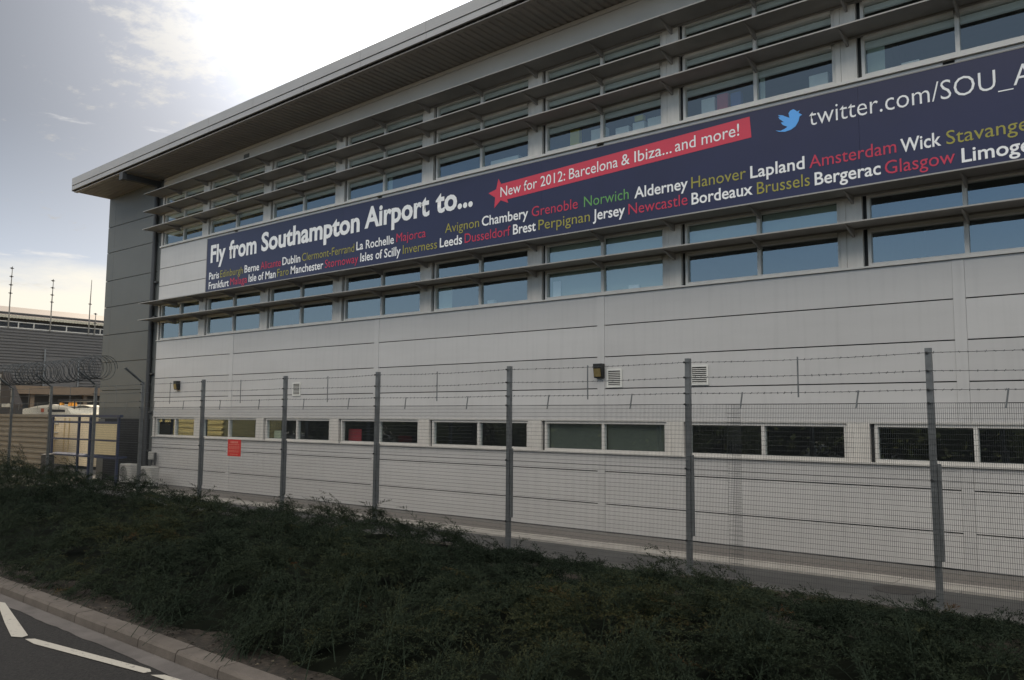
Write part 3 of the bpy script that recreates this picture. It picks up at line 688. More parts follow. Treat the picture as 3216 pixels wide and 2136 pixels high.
# ------------------------------------------------------------------ perimeter fence
FY = -3.0
PX = [34.1, 30.46, 26.81, 23.16, 19.39, 15.64, 12.30, 8.60, 5.27, 2.24, -1.07, -4.4, -7.8]
def fence():
    F_ = thing('perimeter_fence', 'tall galvanised mesh security fence topped with barbed wire strands', 'fence', (8.6, FY, 0))
    off = Matrix.Translation((-8.6, -FY, 0))
    def keep(o): o.matrix_parent_inverse = off; return o
    zw = (3.435, 3.185, 2.925)
    for i, x in enumerate(PX):
        m = MB()
        # angle post: two flanges
        m.box(x - 0.04, x + 0.04, FY, FY + 0.012, -0.3, 3.50); m.box(x + 0.028, x + 0.04, FY + 0.012, FY + 0.08, -0.3, 3.50)
        m.box(x - 0.04, x - 0.028, FY + 0.012, FY + 0.08, -0.3, 3.50)
        m.box(x - 0.028, x + 0.028, FY + 0.012, FY + 0.08, 3.485, 3.499)
        lean = random.uniform(-0.007, 0.007)
        m.v = [(vx + lean * (vz - 1.0), vy, vz) for vx, vy, vz in m.v]
        p = keep(m.build('post', 'galv', F_))
        m = MB()
        for z in (*zw, 2.745, 1.70, 0.55):
            m.tube([(x - 0.028, FY - 0.03, z), (x - 0.028, FY, z)], 0.016, 6)
        m.build('bolt', 'bolt', p)
        if 1 < i < 8:
            m = MB(); z0, z1 = (0.62, 1.92)
            m.box(x + 0.045, x + 0.08, FY + 0.02, FY + 0.08, z0, z1); keep(m.build('sleeve', 'galv', F_))
        if i >= 8:
            m = MB(); d = Vector((-0.10, -0.52, 0.44))
            a = Vector((x, FY + 0.05, 3.47)); b = a + d
            for s in (-0.04, 0.04): m.tube([a + Vector((s, 0, 0)), b + Vector((s, 0, 0))], 0.022, 4)
            keep(m.build('cranked_arm', 'galv', F_))
    def sag(a, b, z, s, n=10):
        return [(a + (b - a) * t, FY - 0.012, z - s * 4 * t * (1 - t)) for t in np.linspace(0, 1, n)]
    for z in zw:
        m = MB()
        for a, b in zip(PX[1:], PX[:-1]):
            pts = sag(a, b, z, 0.012 + 0.02 * random.random(), 8)
            m.tube(pts, 0.0042, 3, False)
            x = a + 0.06
            while x < b:
                t = (x - a) / (b - a); zz = np.interp(x, [p[0] for p in pts], [p[2] for p in pts])
                for q in (0, 1):
                    an = random.uniform(0, math.pi); dx, dz = 0.014 * math.cos(an) + (0.004, -0.004)[q], 0.018 * math.sin(an)
                    m.tube([(x - dx, FY - 0.022, zz - dz), (x + dx, FY - 0.004, zz + dz)], 0.0035, 3, False)
                x += 0.105
        keep(m.build('barbed_wire', 'wire', F_))
    m = MB()
    for a, b in zip(PX[1:], PX[:-1]):
        for z, r in ((2.745, 0.0045), (1.70, 0.004), (0.55, 0.004)): m.tube(sag(a, b, z, 0.008), r, 3, False)
    keep(m.build('line_wire', 'wire', F_))
    for a, b in zip(PX[1:], PX[:-1]):
        for f, z0, z1, tl in ((0.5, 2.84, 3.45, 0.0), (0.255, 2.67, 2.93, 0.02), (0.73, 2.67, 2.93, 0.022)):
            x = a + (b - a) * (f + random.uniform(-0.01, 0.01))
            m = MB(); m.prism([(x - 0.011 - tl, z0), (x + 0.011 - tl, z0), (x + 0.011 + tl, z1), (x - 0.011 + tl, z1)], 'y', FY - 0.03, FY - 0.022)
            keep(m.build('dropper', 'galv', F_))
    # welded mesh, one sheet to each bay
    def wires(m, x0, x1, z0, z1, y, sx, sz, r):
        n = int((x1 - x0) / sx)
        for i in range(n + 1):
            x = x0 + (x1 - x0) * i / n
            m.add([(x - r, y, z0), (x, y - r, z0), (x + r, y, z0), (x - r, y, z1), (x, y - r, z1), (x + r, y, z1)], [(0, 1, 4, 3), (1, 2, 5, 4), (2, 0, 3, 5)])
        k = int((z1 - z0) / sz)
        for i in range(k + 1):
            z = z0 + (z1 - z0) * i / k; q = r * 1.05
            m.add([(x0, y + 0.001, z - q), (x0, y - q, z), (x0, y + 0.001, z + q), (x1, y + 0.001, z - q), (x1, y - q, z), (x1, y + 0.001, z + q)], [(0, 3, 4, 1), (1, 4, 5, 2), (2, 5, 3, 0)])
    for a, b in zip(PX[1:], PX[:-1]):
        m = MB(); wires(m, a, b, 0.06, 2.745, FY - 0.012, 0.025, 0.070, 0.0021)
        keep(m.build('mesh_panel', 'wire', F_))
    m = MB(); wires(m, 23.865, 24.085, 0.06, 2.745, FY - 0.020, 0.0251, 0.0715, 0.0021); keep(m.build('lapped_mesh', 'wire', F_))
    # warning board on the mesh
    t = thing('warning_sign', 'red warning notice board with lines of pale writing on the fence mesh', 'sign', (10.30, FY - 0.035, 1.68))
    m = MB(); m.box(-0.295, 0.295, -0.004, 0.004, -0.215, 0.215); m.build('board', 'sign_red', t)
    m = MB()
    for z, w, h in ((0.145, 0.17, 0.055), (0.085, 0.25, 0.022), (0.035, 0.24, 0.015), (0.005, 0.25, 0.015), (-0.025, 0.22, 0.015), (-0.075, 0.25, 0.015), (-0.105, 0.24, 0.015), (-0.165, 0.18, 0.018)):
        x = -w
        while x < w - 0.02:
            l = min(random.uniform(0.03, 0.11), w - x); m.box(x, x + l, -0.007, -0.0045, z - h / 2, z + h / 2); x += l + 0.014
    m.build('lettering', 'sign_pale', t)
    # coil of razor wire lying along the cranked arms
    m = MB(); pts = []; n = 46; R0 = 0.36
    for i in range(n * 20):
        tt = i / 20.0; a = 2 * math.pi * tt
        x = 3.9 - tt * 0.172 + 0.05 * math.sin(a * 0.5)
        rr = R0 * (1 + 0.06 * math.sin(tt * 2.3))
        pts.append((x, -3.45 + rr * math.cos(a), 3.93 + 0.07 * math.exp(-((tt - 5) / 5.0) ** 2) + rr * math.sin(a)))
    m.tube(pts, 0.010, 3, False)
    for p in pts[::3]:
        an = random.uniform(0, math.pi); d = Vector((math.cos(an) * 0.03, random.uniform(-0.02, 0.02), math.sin(an) * 0.03))
        m.tube([Vector(p) - d, Vector(p) + d], 0.006, 3, False)
    o = m.build('razor_wire_coil', 'wire'); tag(o, 'dark coil of razor wire lying along the cranked fence arms', 'razor wire')
fence()

# ------------------------------------------------------------------ left background
def background():
    # hangar, long side facing right
    H = thing('hangar', 'grey corrugated hangar with railing and brown canopy beyond the fence', 'building', (-30, 10, 0))
    off = Matrix.Translation((30, -10, 0))
    def keep(o): o.matrix_parent_inverse = off; return o
    def corrug(m, x, y0, y1, z0, z1, p=0.16, d=0.035):
        z = z0; vs = []
        while z < z1:
            vs += [(x, z), (x, z + p * 0.35), (x + d, z + p * 0.5), (x + d, z + p * 0.85)]; z += p
        n = len(vs)
        m.add([(a, y0, b) for a, b in vs] + [(a, y1, b) for a, b in vs], [(i, n + i, n + i + 1, i + 1) for i in range(n - 1)])
    m = MB(); corrug(m, -30, -10, 30, 4.4, 8.15, 0.20, 0.05); corrug(m, -31.2, -10, 30, 8.0, 9.2, 0.20, 0.05); m.box(-44, -31.3, -10, 30, -0.4, 9.0); m.box(-44, -30.1, -10, 30, 4.2, 8.1); keep(m.build('wall', 'hangar_wall', H))
    m = MB(); m.prism([(-30.7, 8.95), (-37, 10.30), (-44, 9.0), (-44, 9.1), (-37, 10.42), (-30.7, 9.12)], 'y', -11, 31); keep(m.build('roof', 'hangar_roof', H))
    m = MB(); y = -11
    m.box(-30.66, -30.55, -11, 31, 8.93, 9.09)
    while y < 31: m.box(-30.545, -30.53, y, y + 0.09, 8.91, 9.10); y += 0.2
    keep(m.build('gutter', 'cream_trim', H))
    m = MB()
    for z, r in ((8.20, 0.05), (8.60, 0.035)): m.tube([(-30.0, -10, z), (-30.0, 30, z)], r, 5)
    for y in (-6, -3, 0, 3, 6.55, 7.5, 9.6, 11.9, 14, 16, 18): m.tube([(-30.0, y, 8.15), (-30.0, y, 8.62)], 0.045, 5)
    keep(m.build('railing', 'rail', H))
    m = MB(); m.box(-29.94, -29.90, 8.29, 10.48, 4.42, 6.38); keep(m.build('door_panel', 'hangar_wall', H))
    m = MB(); m.box(-29.88, -29.84, 8.20, 8.30, 4.42, 6.9); m.box(-29.88, -29.84, 10.44, 10.54, 4.42, 6.4); keep(m.build('cable_duct', 'galv', H))
    m = MB(); m.box(-30.0, -29.2, -10, 30, 3.86, 4.40); keep(m.build('canopy', 'canopy', H))
    for y in (3.9, 7.49, 10.9, 14.3):
        m = MB(); m.box(-29.75, -29.5, y - 0.13, y + 0.13, -0.4, 3.858); keep(m.build('column', 'canopy', H))
    m = MB(); m.cur = 0; m.box(-33.3, -33.1, -10, 30, -0.4, 4.2)
    m.cur = 1; m.box(-33.09, -33.05, -10, 30, 3.35, 3.52)
    m.cur = 2
    for y in (4.6, 8.4, 11.2, 13.0): m.box(-33.09, -33.06, y, y + 1.7, 2.3, 3.2); m.box(-33.09, -33.06, y + 0.4, y + 1.9, 3.7, 3.95)
    keep(m.build('frontage', ['grey_blue', 'vent_white', 'black_plastic'], H))
    def mast(loc, h, lab, n=4):
        t = thing('antenna_mast', lab, 'antenna mast', loc, group='thin masts on the hangar edge')
        m = MB(); m.tube([(0, 0, 0), (0, 0, h * 0.55), (0.02, 0.02, h)], [0.045, 0.04, 0.02], 6); m.build('pole', 'mast', t)
        m = MB()
        for k in range(n):
            z = h * (0.56 + 0.41 * k / max(n - 1, 1)); s = 0.12
            m.tube([(0, -s, z), (0, s, z)], 0.025, 5); m.tube([(0, 0, z - 0.06), (0, 0, z + 0.06)], 0.05, 6)
        if n: m.build('antenna_arm', 'dark_steel', t)
    mast((-29.9, 5.91, 8.2), 4.05, 'tallest thin antenna mast, leftmost on the hangar edge')
    mast((-29.9, 8.50, 8.15), 3.6, 'thin antenna mast with four arms in the middle of three')
    mast((-29.9, 11.05, 8.1), 3.95, 'bare slim mast nearest the dark building corner', 1)
    mast((-29.9, 11.46, 8.1), 1.6, 'short stubby mast right beside the slim one', 2)
    # corrugated container seen over the hedge, and the sunlit yellow shed left of the picture
    t = thing('corrugated_screen', 'drab brown metal screen with wide horizontal ribs behind the fence', 'screen wall', (-11.0, 1.0, 0))
    def ribs(m, x0, x1, y, z0, z1, p, d):
        z = z0; vs = []
        while z < z1 - 0.01:
            vs += [(y, z), (y, z + p * 0.45), (y - d, z + p * 0.58), (y - d, z + p * 0.9)]; z += p
        vs.append((y, z1)); n = len(vs)
        m.add([(x0, a, b) for a, b in vs] + [(x1, a, b) for a, b in vs], [(i, n + i, n + i + 1, i + 1) for i in range(n - 1)])
    m = MB(); m.box(-8.5, 0.15, 0.07, 0.10, 0.0, 2.40); ribs(m, -8.5, 0.15, 0.06, 0.1, 2.40, 0.245, 0.06); m.build('sheet', 'drab', t)
    m = MB(); m.box(-8.55, 0.2, -0.03, 0.13, 2.403, 2.45); m.build('capping', 'drab', t)
    for x in (-6.6, -4.4, -2.2, 0.05):
        m = MB(); m.box(x - 0.05, x + 0.05, 0.102, 0.20, 0, 2.39); m.build('post', 'dark_steel', t)
    t = thing('plant_housing', 'dark slope-sided housing with pale lettered strip rising behind the ribbed screen', 'machine housing', (-15.75, 1.25, 2.452))
    m = MB(); m.prism([(-3.5, -2.4), (0.55, -2.4), (0.62, 0.0), (0.58, 0.55), (-1.20, 2.2), (-3.5, 2.2)], 'y', -0.1, 0.25); m.build('body', 'dark_steel', t)
    m = MB()
    for a, b in ((-1.02, -0.72), (-0.66, -0.5), (-0.45, 0.0)): m.box(a, b, -0.13, -0.102, 0.42, 0.60)
    m.build('name_strip', 'plate_grey', t)
    m = MB(); m.box(-1.75, -1.35, -0.16, -0.102, 0.0, 2.1); m.build('edge_plate', 'plate_grey', t)
    t = thing('yellow_shed', 'sunlit yellow corrugated shed mirrored in the far left ground windows', 'shed', (-14.0, -9.5, -0.3))
    m = MB()
    ribs(m, -9, 4.0, -0.02, 0, 4.6, 0.28, 0.06); m.box(-9, 4.0, 0.0, 0.4, 0, 4.6)
    for i, v in enumerate(m.v[:]): m.v[i] = (v[0], -v[1], v[2])
    m.f = [tuple(reversed(f)) for f in m.f]
    m.build('wall', 'yellow_shed', t)
    m = MB(); m.prism([(0.1, 4.6), (-3.5, 5.2), (-3.5, 4.5), (0.05, 4.5)], 'x', -9.1, 4.1); m.box(-9, 4.0, -3.4, -0.42, 0, 4.5); m.build('roof', 'yellow_shed', t)
    # white truck with amber beacons beyond the container
    t = thing('airport_truck', 'white airport truck with amber roof beacons behind the ribbed screen', 'truck', (-15.5, 3.6, 0))
    m = MB(); m.prism([(-6.2, 0.55), (3.1, 0.55), (3.1, 2.56), (0.85, 2.58), (0.35, 2.88), (-1.4, 3.05), (-3.0, 3.0), (-6.2, 2.72)], 'y', 0.0, 2.3); m.build('body', 'veh_white', t)
    m = MB(); m.prism([(-1.9, 2.66), (0.15, 2.66), (0.10, 2.78), (-1.9, 2.80)], 'y', -0.02, -0.001); m.build('window_strip', 'black_plastic', t)
    m = MB(); m.box(-2.75, -2.4, -0.02, -0.001, 2.64, 2.84); m.build('orange_mark', 'orange_mark', t)
    m = MB(); m.box(-1.3, 0.45, 0.25, 0.5, 2.92, 2.96); m.build('light_bar', 'plate_grey', t)
    for x in (-1.15, -0.1, 0.32):
        m = MB(); m.tube([(x, 0.38, 2.962), (x, 0.38, 3.16)], [0.13, 0.11], 10); m.build('beacon', 'amber', t)
    m = MB(); m.box(-1.4, 0.5, 0.25, 1.8, 3.22, 3.32); m.box(-1.35, -1.3, 0.3, 0.35, 2.9, 3.22); m.box(0.42, 0.47, 0.3, 0.35, 2.8, 3.22); m.build('roof_rack', 'black_plastic', t)
    for x in (-4.6, 1.8):
        m = MB(); m.tube([(x, -0.05, 0.5), (x, 0.3, 0.5)], 0.5, 18); m.build('wheel', 'rubber', t)
    # cream box container standing behind the blue trailer
    t = thing('cream_container', 'cream door end of a freight box with white hinges behind blue frame', 'container', (-11.5, 2.3, 0))
    m = MB(); m.cbox(-2.2, 2.2, 0.0, 2.3, 0.15, 2.42, 0.03); m.build('body', 'cream', t)
    for x in (-1.75, -0.7, -0.2, 0.8):
        m = MB(); m.tube([(x, -0.03, 0.3), (x, -0.03, 2.35)], 0.025, 6); m.build('door_rod', 'cream2', t)
    for z in (1.30, 1.62, 2.05):
        m = MB(); m.box(-1.85, -1.4, -0.05, -0.002, z, z + 0.06); m.build('hinge', 'vent_white', t)
    # blue framed baggage trailer with cream curtains
    t = thing('metal_stand', 'blue metal frame stand with two cream panels by the dark building end', 'stand', (-3.0, -1.0, 0))
    m = MB()
    for x in (-2.62, -0.32, 0.62, 2.80): m.box(x - 0.045, x + 0.045, 0.0, 0.07, 0.0, 2.42)
    m.box(-2.75, 3.0, -0.02, 0.09, 2.422, 2.51); m.box(-2.575, 2.755, 0.01, 0.06, 2.19, 2.27); m.box(-2.575, 2.755, 0.01, 0.06, 1.56, 1.61)
    m.build('frame', 'blue_frame', t)
    for z0, z1 in ((1.07, 1.555), (1.615, 2.185)):
        m = MB(); m.box(1.12, 2.75, 0.015, 0.05, z0, z1); m.build('side_panel', 'cream2', t)
    m = MB(); m.prism([(-0.03, 0.93), (0.35, 0.98), (0.35, 1.03), (-0.03, 0.99)], 'x', -2.7, 2.9); m.build('tray', 'blue_frame', t)
    t = thing('waste_bin', 'dark wheeled bin between cream box and fence posts', 'bin', (-3.15, -2.1, 0))
    m = MB(); m.cbox(-0.24, 0.24, -0.15, 0.15, 0.05, 1.02, 0.03); m.build('body', 'dark_steel', t)
    m = MB(); m.prism([(-0.17, 1.022), (0.17, 1.022), (0.15, 1.07), (-0.17, 1.05)], 'x', -0.26, 0.26); m.build('lid', 'dark_steel', t)
background()

# ------------------------------------------------------------------ planting
def leaf_mat(name, cols, rough=0.8):
    m = bpy.data.materials.new(name); m.use_nodes = True
    nt = m.node_tree; b = nt.nodes['Principled BSDF']; N, L = nt.nodes.new, nt.links.new
    at = N('ShaderNodeAttribute'); at.attribute_name = 'tone'
    cr = N('ShaderNodeValToRGB'); cr.color_ramp.interpolation = 'LINEAR'
    els = cr.color_ramp.elements
    while len(els) < len(cols): els.new(0.5)
    for e, (p, c) in zip(els, cols): e.position = p; e.color = (*c, 1)
    L(at.outputs['Fac'], cr.inputs[0]); L(cr.outputs[0], b.inputs['Base Color'])
    b.inputs['Roughness'].default_value = rough; b.inputs['Specular IOR Level'].default_value = 0.08
    MATS[name] = m
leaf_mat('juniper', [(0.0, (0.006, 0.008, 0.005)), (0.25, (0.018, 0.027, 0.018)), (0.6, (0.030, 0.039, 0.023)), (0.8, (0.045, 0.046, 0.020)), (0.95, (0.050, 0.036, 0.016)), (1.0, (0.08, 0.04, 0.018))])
leaf_mat('tree_leaf', [(0.0, (0.03, 0.036, 0.02)), (0.7, (0.05, 0.06, 0.028)), (1.0, (0.085, 0.085, 0.04))])

def vnoise(x, y, s, seed):
    """smooth value noise"""
    r = np.random.default_rng(seed); G = r.random((64, 64))
    u, v = np.asarray(x) * s + 31.7, np.asarray(y) * s + 17.3
    i, j = np.floor(u).astype(int), np.floor(v).astype(int); fu, fv = u - i, v - j
    fu, fv = fu * fu * (3 - 2 * fu), fv * fv * (3 - 2 * fv)
    g = lambda a, b: G[a % 64, b % 64]
    return (g(i, j) * (1 - fu) + g(i + 1, j) * fu) * (1 - fv) + (g(i, j + 1) * (1 - fu) + g(i + 1, j + 1) * fu) * fv
def ground_z(X, Y):
    t = np.clip((-3.2 - Y) / 6.5, 0, 1)
    return -0.01 - 0.20 * t
def hedge_h(X, Y, with_plant=False):
    X, Y = np.asarray(X, float), np.asarray(Y, float)
    kerb = -9.735 - (X - 14.2) * 0.0315
    back = -3.15 - 0.35 * vnoise(X, 0 * X, 0.35, 3)
    front = kerb + 0.04 + 0.38 * vnoise(X, 0 * X, 0.5, 9)
    e = np.clip((back - Y) / 0.9, 0, 1); e = e ** 0.55
    f = np.clip((Y - front) / 1.1, 0, 1); f = f ** 0.55
    far = np.interp(X, [-6, 0, 4.3, 7.1, 9.4, 11.7, 13.0, 15.3, 16.7, 18.0, 18.9, 19.7, 20.8, 21.8, 24, 25.5, 26.3, 27.2, 30], [1.30, 1.25, 1.05, 0.90, 0.72, 0.52, 0.56, 0.62, 0.60, 0.64, 0.48, 0.30, 0.28, 0.16, 0.20, 0.12, 0.08, 0.14, 0.2])
    left = np.clip((13.0 - X) / 11.0, 0, 1)
    near = 0.62 + 0.4 * left
    t = np.clip((-3.9 - Y) / 2.6, 0, 1)
    H = far * (1 - t) + near * t
    best = np.zeros(X.shape); who = np.zeros(X.shape, int)
    for i, (px, py, pr, ph) in enumerate(PLANTS):
        d2 = ((X - px) ** 2 + (Y - py) ** 2) / (pr * pr)
        v = ph * np.sqrt(np.clip(1 - d2, 0, 1))
        m = v > best; best = np.where(m, v, best); who = np.where(m, i, who)
    n = vnoise(X, Y, 1.3, 6) * 0.6 + vnoise(X, Y, 3.6, 8) * 0.4
    H = H * (0.42 + 0.70 * best + 0.55 * (n - 0.3))
    if with_plant: return np.maximum(H, 0) * e * f, e * f, who
    return np.maximum(H, 0) * e * f, e * f
pr_ = np.random.default_rng(77)
PLANTS = []
for gx_ in np.arange(-9.5, 34, 1.05):
    for gy_ in np.arange(-9.6, -2.9, 1.0):
        PLANTS.append((gx_ + pr_.uniform(-0.45, 0.45), gy_ + pr_.uniform(-0.45, 0.45), pr_.uniform(0.65, 1.15), pr_.uniform(0.65, 1.35)))
PLANTS = np.array(PLANTS)
def planting():
    # bed of soil
    m = MB(); nx, ny = 110, 26; x0, x1 = -14, 46
    for i in range(nx + 1):
        X = x0 + (x1 - x0) * i / nx
        kb = -9.73 - (X - 14.2) * 0.0315
        for j in range(ny + 1):
            Y = -3.0 + (kb + 3.0) * j / ny
            m.v.append((X, Y, float(ground_z(X, Y)) + 0.03 * (float(vnoise(X, Y, 3.0, 2)) - 0.5)))
    for i in range(nx):
        for j in range(ny):
            a = i * (ny + 1) + j; m.f.append((a, a + 1, a + ny + 2, a + ny + 1)); m.mi.append(0)
    o = m.build('soil', 'soil', smooth=True); tag(o, kind='structure')
    # litter of leaves and pebbles on the bare strip by the kerb
    m = MB()
    for k in range(900):
        X = random.uniform(12, 26); kb = -9.73 - (X - 14.2) * 0.0315
        Y = kb + random.random() ** 1.6 * 1.3; z = float(ground_z(X, Y)) + 0.02; s = random.uniform(0.008, 0.03); a = random.uniform(0, 6.3)
        m.cur = random.choice((0, 0, 1, 2))
        c, sn = math.cos(a) * s, math.sin(a) * s
        m.add([(X + c, Y + sn, z), (X - sn * 0.6, Y + c * 0.6, z + s * 0.5), (X - c, Y - sn, z), (X + sn * 0.6, Y - c * 0.6, z + s * 0.3)], [(0, 1, 2, 3), (0, 3, 2, 1)])
    tag(m.build('leaf_litter', ['soil', 'kerb', 'drab']), kind='stuff')
    # juniper ground cover: arching feathery branches that spread from each plant
    NB, NPER, K = 9500, 13, 11
    XS, YS = [], []
    while sum(map(len, XS)) < NB:
        n = 8000
        X = rng.uniform(-9, 33, n); Y = rng.uniform(-9.75, -3.05, n)
        d = np.hypot(X - 29.3, Y + 15.4)
        keep = rng.random(n) < np.clip(11.5 / d, 0.3, 1.0)      # distant plants need fewer branches
        h, e = hedge_h(X, Y); keep &= (e > 0.03)
        XS.append(X[keep]); YS.append(Y[keep])
    tx = np.concatenate(XS)[:NB]; ty = np.concatenate(YS)[:NB]
    th_, te, who = hedge_h(tx, ty, True)
    away = np.stack([tx - PLANTS[who, 0], ty - PLANTS[who, 1]], 1)
    ang = np.arctan2(away[:, 1], away[:, 0]) + rng.normal(0, 0.55, NB)
    BL = rng.uniform(0.40, 0.95, NB) * np.clip(0.55 + th_, 0.6, 1.1)
    bx, by = tx - np.cos(ang) * BL, ty - np.sin(ang) * BL
    bh, be = hedge_h(bx, by)
    spike = rng.random(NB) < 0.07
    tz = ground_z(tx, ty) + th_ * rng.uniform(0.72, 1.0, NB) + np.where(spike, rng.uniform(0.06, 0.24, NB), rng.uniform(-0.10, 0.05, NB)) * np.clip(th_ / 0.35, 0.25, 1)
    bz = ground_z(bx, by) + np.maximum(bh * 0.45, 0.02)
    bend = rng.uniform(1.3, 2.4, NB)
    def branch_at(t):
        """t has shape (NB,) or scalar; points on the branch"""
        t = np.broadcast_to(t, (NB,))
        zz = bz + (tz - bz) * (1 - (1 - t) ** bend) - np.where(spike, 0, 0.05) * t ** 3
        return np.stack([bx + (tx - bx) * t, by + (ty - by) * t, zz], 1)
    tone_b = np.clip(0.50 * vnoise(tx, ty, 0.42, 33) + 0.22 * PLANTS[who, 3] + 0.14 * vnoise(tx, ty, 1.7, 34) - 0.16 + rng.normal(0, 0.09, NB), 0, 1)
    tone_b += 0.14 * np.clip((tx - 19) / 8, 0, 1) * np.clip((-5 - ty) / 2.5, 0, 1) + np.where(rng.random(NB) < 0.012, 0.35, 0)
    VV, TT, SS = [], [], []
    for j in range(NPER):
        t = np.clip(0.22 + 0.80 * (j + rng.uniform(0, 0.9, NB)) / NPER, 0, 1)
        p0 = branch_at(t); tang = branch_at(np.minimum(t + 0.05, 1.05)) - branch_at(t - 0.05)
        tang /= np.linalg.norm(tang, axis=1, keepdims=True)
        side = np.cross(tang, np.array([0, 0, 1.0])); side /= np.linalg.norm(side, axis=1, keepdims=True) + 1e-9
        upv = np.cross(side, tang)
        sg = np.where(j % 2 == 0, 1.0, -1.0)
        dirv = tang * rng.uniform(0.7, 1.2, NB)[:, None] + side * (sg * rng.uniform(0.15, 0.85, NB))[:, None] + upv * rng.uniform(-0.15, 0.6, NB)[:, None]
        dirv /= np.linalg.norm(dirv, axis=1, keepdims=True)
        ln = rng.uniform(0.09, 0.20, NB) * (1.25 - 0.6 * t)
        droop = rng.uniform(-0.1, 0.35, NB)
        s2 = np.cross(dirv, np.array([0, 0, 1.0])); s2 /= np.linalg.norm(s2, axis=1, keepdims=True) + 1e-9
        u2 = np.cross(s2, dirv)
        V = np.empty((NB, K, 4, 3)); TN = np.empty((NB, K))
        for k in range(K):
            q = (k + 0.5) / K
            p = p0 + dirv * (ln * q)[:, None]; p[:, 2] -= droop * ln * q * q
            tg = dirv.copy(); tg[:, 2] -= 2 * droop * q; tg /= np.linalg.norm(tg, axis=1, keepdims=True)
            th = rng.uniform(0, 2 * math.pi, NB)
            rd = s2 * np.cos(th)[:, None] + u2 * np.sin(th)[:, None]
            sp = 0.70 if k < K - 1 else 0.1
            ld = tg * (1.0 - 0.3 * sp) + rd * sp; ld /= np.linalg.norm(ld, axis=1, keepdims=True)
            wd = np.cross(ld, rng.normal(size=(NB, 3))); wd /= np.linalg.norm(wd, axis=1, keepdims=True) + 1e-9
            L_ = (0.018 + 0.024 * rng.random(NB)) * (1.3 - 0.7 * q); w_ = 0.0030 + 0.0026 * rng.random(NB)
            V[:, k, 0] = p; V[:, k, 2] = p + ld * L_[:, None]
            md = p + ld * (L_ * 0.45)[:, None]
            V[:, k, 1] = md + wd * w_[:, None]; V[:, k, 3] = md - wd * w_[:, None]
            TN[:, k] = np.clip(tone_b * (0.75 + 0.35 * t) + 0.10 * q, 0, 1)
        VV.append(V.reshape(-1, 3)); TT.append(TN.ravel())
        S = np.empty((NB, 4, 3)); e1 = p0 + dirv * ln[:, None]; e1[:, 2] -= droop * ln
        S[:, 0] = p0 + s2 * 0.0022; S[:, 1] = p0 - s2 * 0.0022; S[:, 2] = e1 - s2 * 0.0012; S[:, 3] = e1 + s2 * 0.0012
        SS.append(S.reshape(-1, 3))
    stem_pts = [branch_at(t) for t in np.linspace(0, 1, 6)]
    sd_ = np.stack([np.sin(ang), -np.cos(ang), np.zeros(NB)], 1)
    for i in range(5):
        S = np.empty((NB, 4, 3)); r1, r2 = 0.006 - 0.0009 * i, 0.006 - 0.0009 * (i + 1)
        S[:, 0] = stem_pts[i] + sd_ * r1; S[:, 1] = stem_pts[i] - sd_ * r1; S[:, 2] = stem_pts[i + 1] - sd_ * r2; S[:, 3] = stem_pts[i + 1] + sd_ * r2
        SS.append(S.reshape(-1, 3))
    lv = np.concatenate(VV); sv = np.concatenate(SS)
    verts = np.concatenate([lv, sv]); quads = np.arange(len(verts)).reshape(-1, 4)
    tone = np.concatenate([np.concatenate(TT), np.full(len(sv) // 4, 0.22)])
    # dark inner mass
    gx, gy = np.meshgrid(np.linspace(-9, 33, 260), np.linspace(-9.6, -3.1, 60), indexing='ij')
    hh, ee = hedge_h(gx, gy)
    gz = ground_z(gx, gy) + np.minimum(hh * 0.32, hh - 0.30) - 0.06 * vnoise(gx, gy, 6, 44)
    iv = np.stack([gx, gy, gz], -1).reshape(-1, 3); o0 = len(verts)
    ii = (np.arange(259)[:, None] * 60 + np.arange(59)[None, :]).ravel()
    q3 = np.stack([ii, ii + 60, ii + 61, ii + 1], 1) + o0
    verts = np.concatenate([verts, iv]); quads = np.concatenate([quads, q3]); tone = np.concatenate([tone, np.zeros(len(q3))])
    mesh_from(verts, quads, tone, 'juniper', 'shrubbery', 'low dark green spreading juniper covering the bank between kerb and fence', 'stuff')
    # a line of trees across the road behind the viewpoint, mirrored in the ground floor glass
    n = 110000
    c = rng.integers(0, 26, n); cx = np.linspace(-45, 60, 26) + rng.normal(0, 0.8, 26); cz = rng.uniform(3.4, 4.2, 26); cr = rng.uniform(3.6, 4.5, 26)
    d = rng.normal(size=(n, 3)); d /= np.linalg.norm(d, axis=1, keepdims=True); r = 0.72 + 0.3 * rng.random(n) ** 1.5
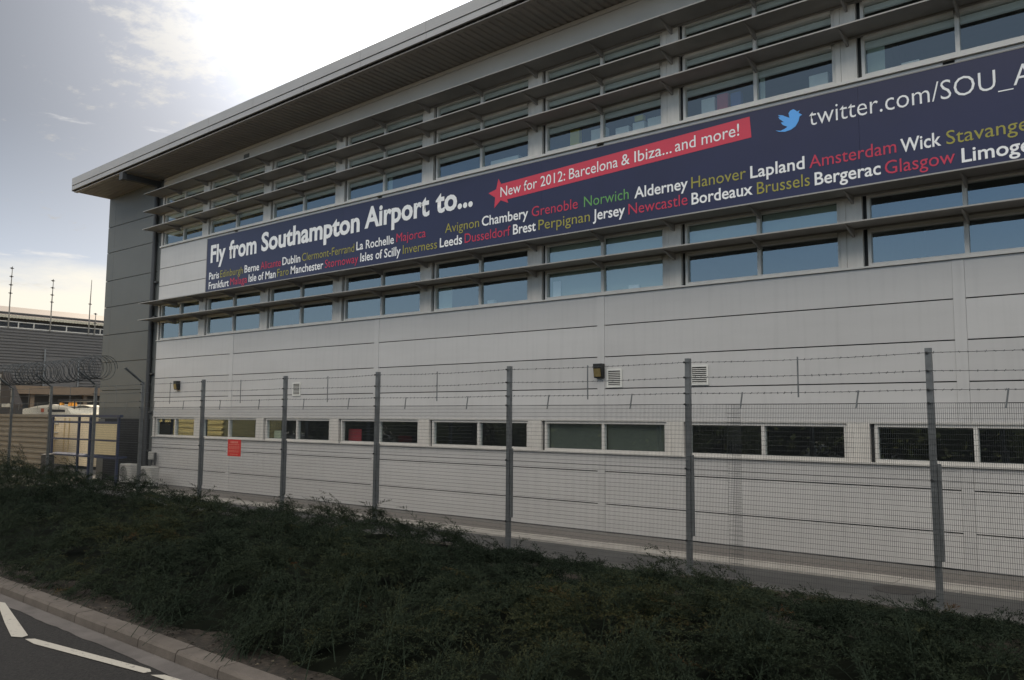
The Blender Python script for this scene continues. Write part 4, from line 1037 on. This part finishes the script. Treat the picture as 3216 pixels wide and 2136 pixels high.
    P = np.stack([cx[c] + d[:, 0] * r * cr[c], -25 + d[:, 1] * r * 2.2, np.maximum(cz[c] + d[:, 2] * r * cr[c] * 1.1, 0.05)], 1)
    a = rng.normal(size=(n, 3)); a /= np.linalg.norm(a, axis=1, keepdims=True); b = np.cross(a, rng.normal(size=(n, 3))); b /= np.linalg.norm(b, axis=1, keepdims=True)
    s = rng.uniform(0.09, 0.20, n)[:, None]
    V = np.stack([P - a * s, P + b * s * 0.6, P + a * s, P - b * s * 0.6], 1).reshape(-1, 3)
    la, lo = np.meshgrid(np.linspace(-1.5, 1.5, 13), np.linspace(0, 2 * math.pi, 21), indexing='ij')
    Q = np.arange(n * 4).reshape(-1, 4); tn = rng.random(n)
    for i in range(26):
        rr_ = 0.80 * (1 + 0.12 * np.sin(3 * lo + i) * np.cos(2 * la))
        sx = np.stack([cx[i] + cr[i] * rr_ * np.cos(la) * np.cos(lo), -25 + 2.2 * rr_ * np.cos(la) * np.sin(lo), np.maximum(cz[i] + cr[i] * 1.1 * rr_ * np.sin(la), 0.0)], -1).reshape(-1, 3)
        ii = (np.arange(12)[:, None] * 21 + np.arange(20)[None, :]).ravel() + len(V)
        Q = np.concatenate([Q, np.stack([ii, ii + 1, ii + 22, ii + 21], 1)]); V = np.concatenate([V, sx]); tn = np.concatenate([tn, np.zeros(len(ii))])
    mesh_from(V, Q, tn, 'tree_leaf', 'treeline', 'dark line of trees mirrored in the ground floor glass', 'stuff')
def mesh_from(verts, quads, tone, m, name, label, kind):
    me = bpy.data.meshes.new(name)
    me.vertices.add(len(verts)); me.vertices.foreach_set('co', verts.astype(np.float32).ravel())
    nf = len(quads)
    me.loops.add(nf * 4); me.loops.foreach_set('vertex_index', quads.astype(np.int32).ravel())
    me.polygons.add(nf); me.polygons.foreach_set('loop_start', np.arange(nf, dtype=np.int32) * 4)
    me.update(calc_edges=True)
    at = me.attributes.new('tone', 'FLOAT', 'FACE'); at.data.foreach_set('value', tone.astype(np.float32))
    me.materials.append(MATS[m])
    o = bpy.data.objects.new(name, me); COL.objects.link(o)
    return tag(o, label, None, None, kind)
planting()
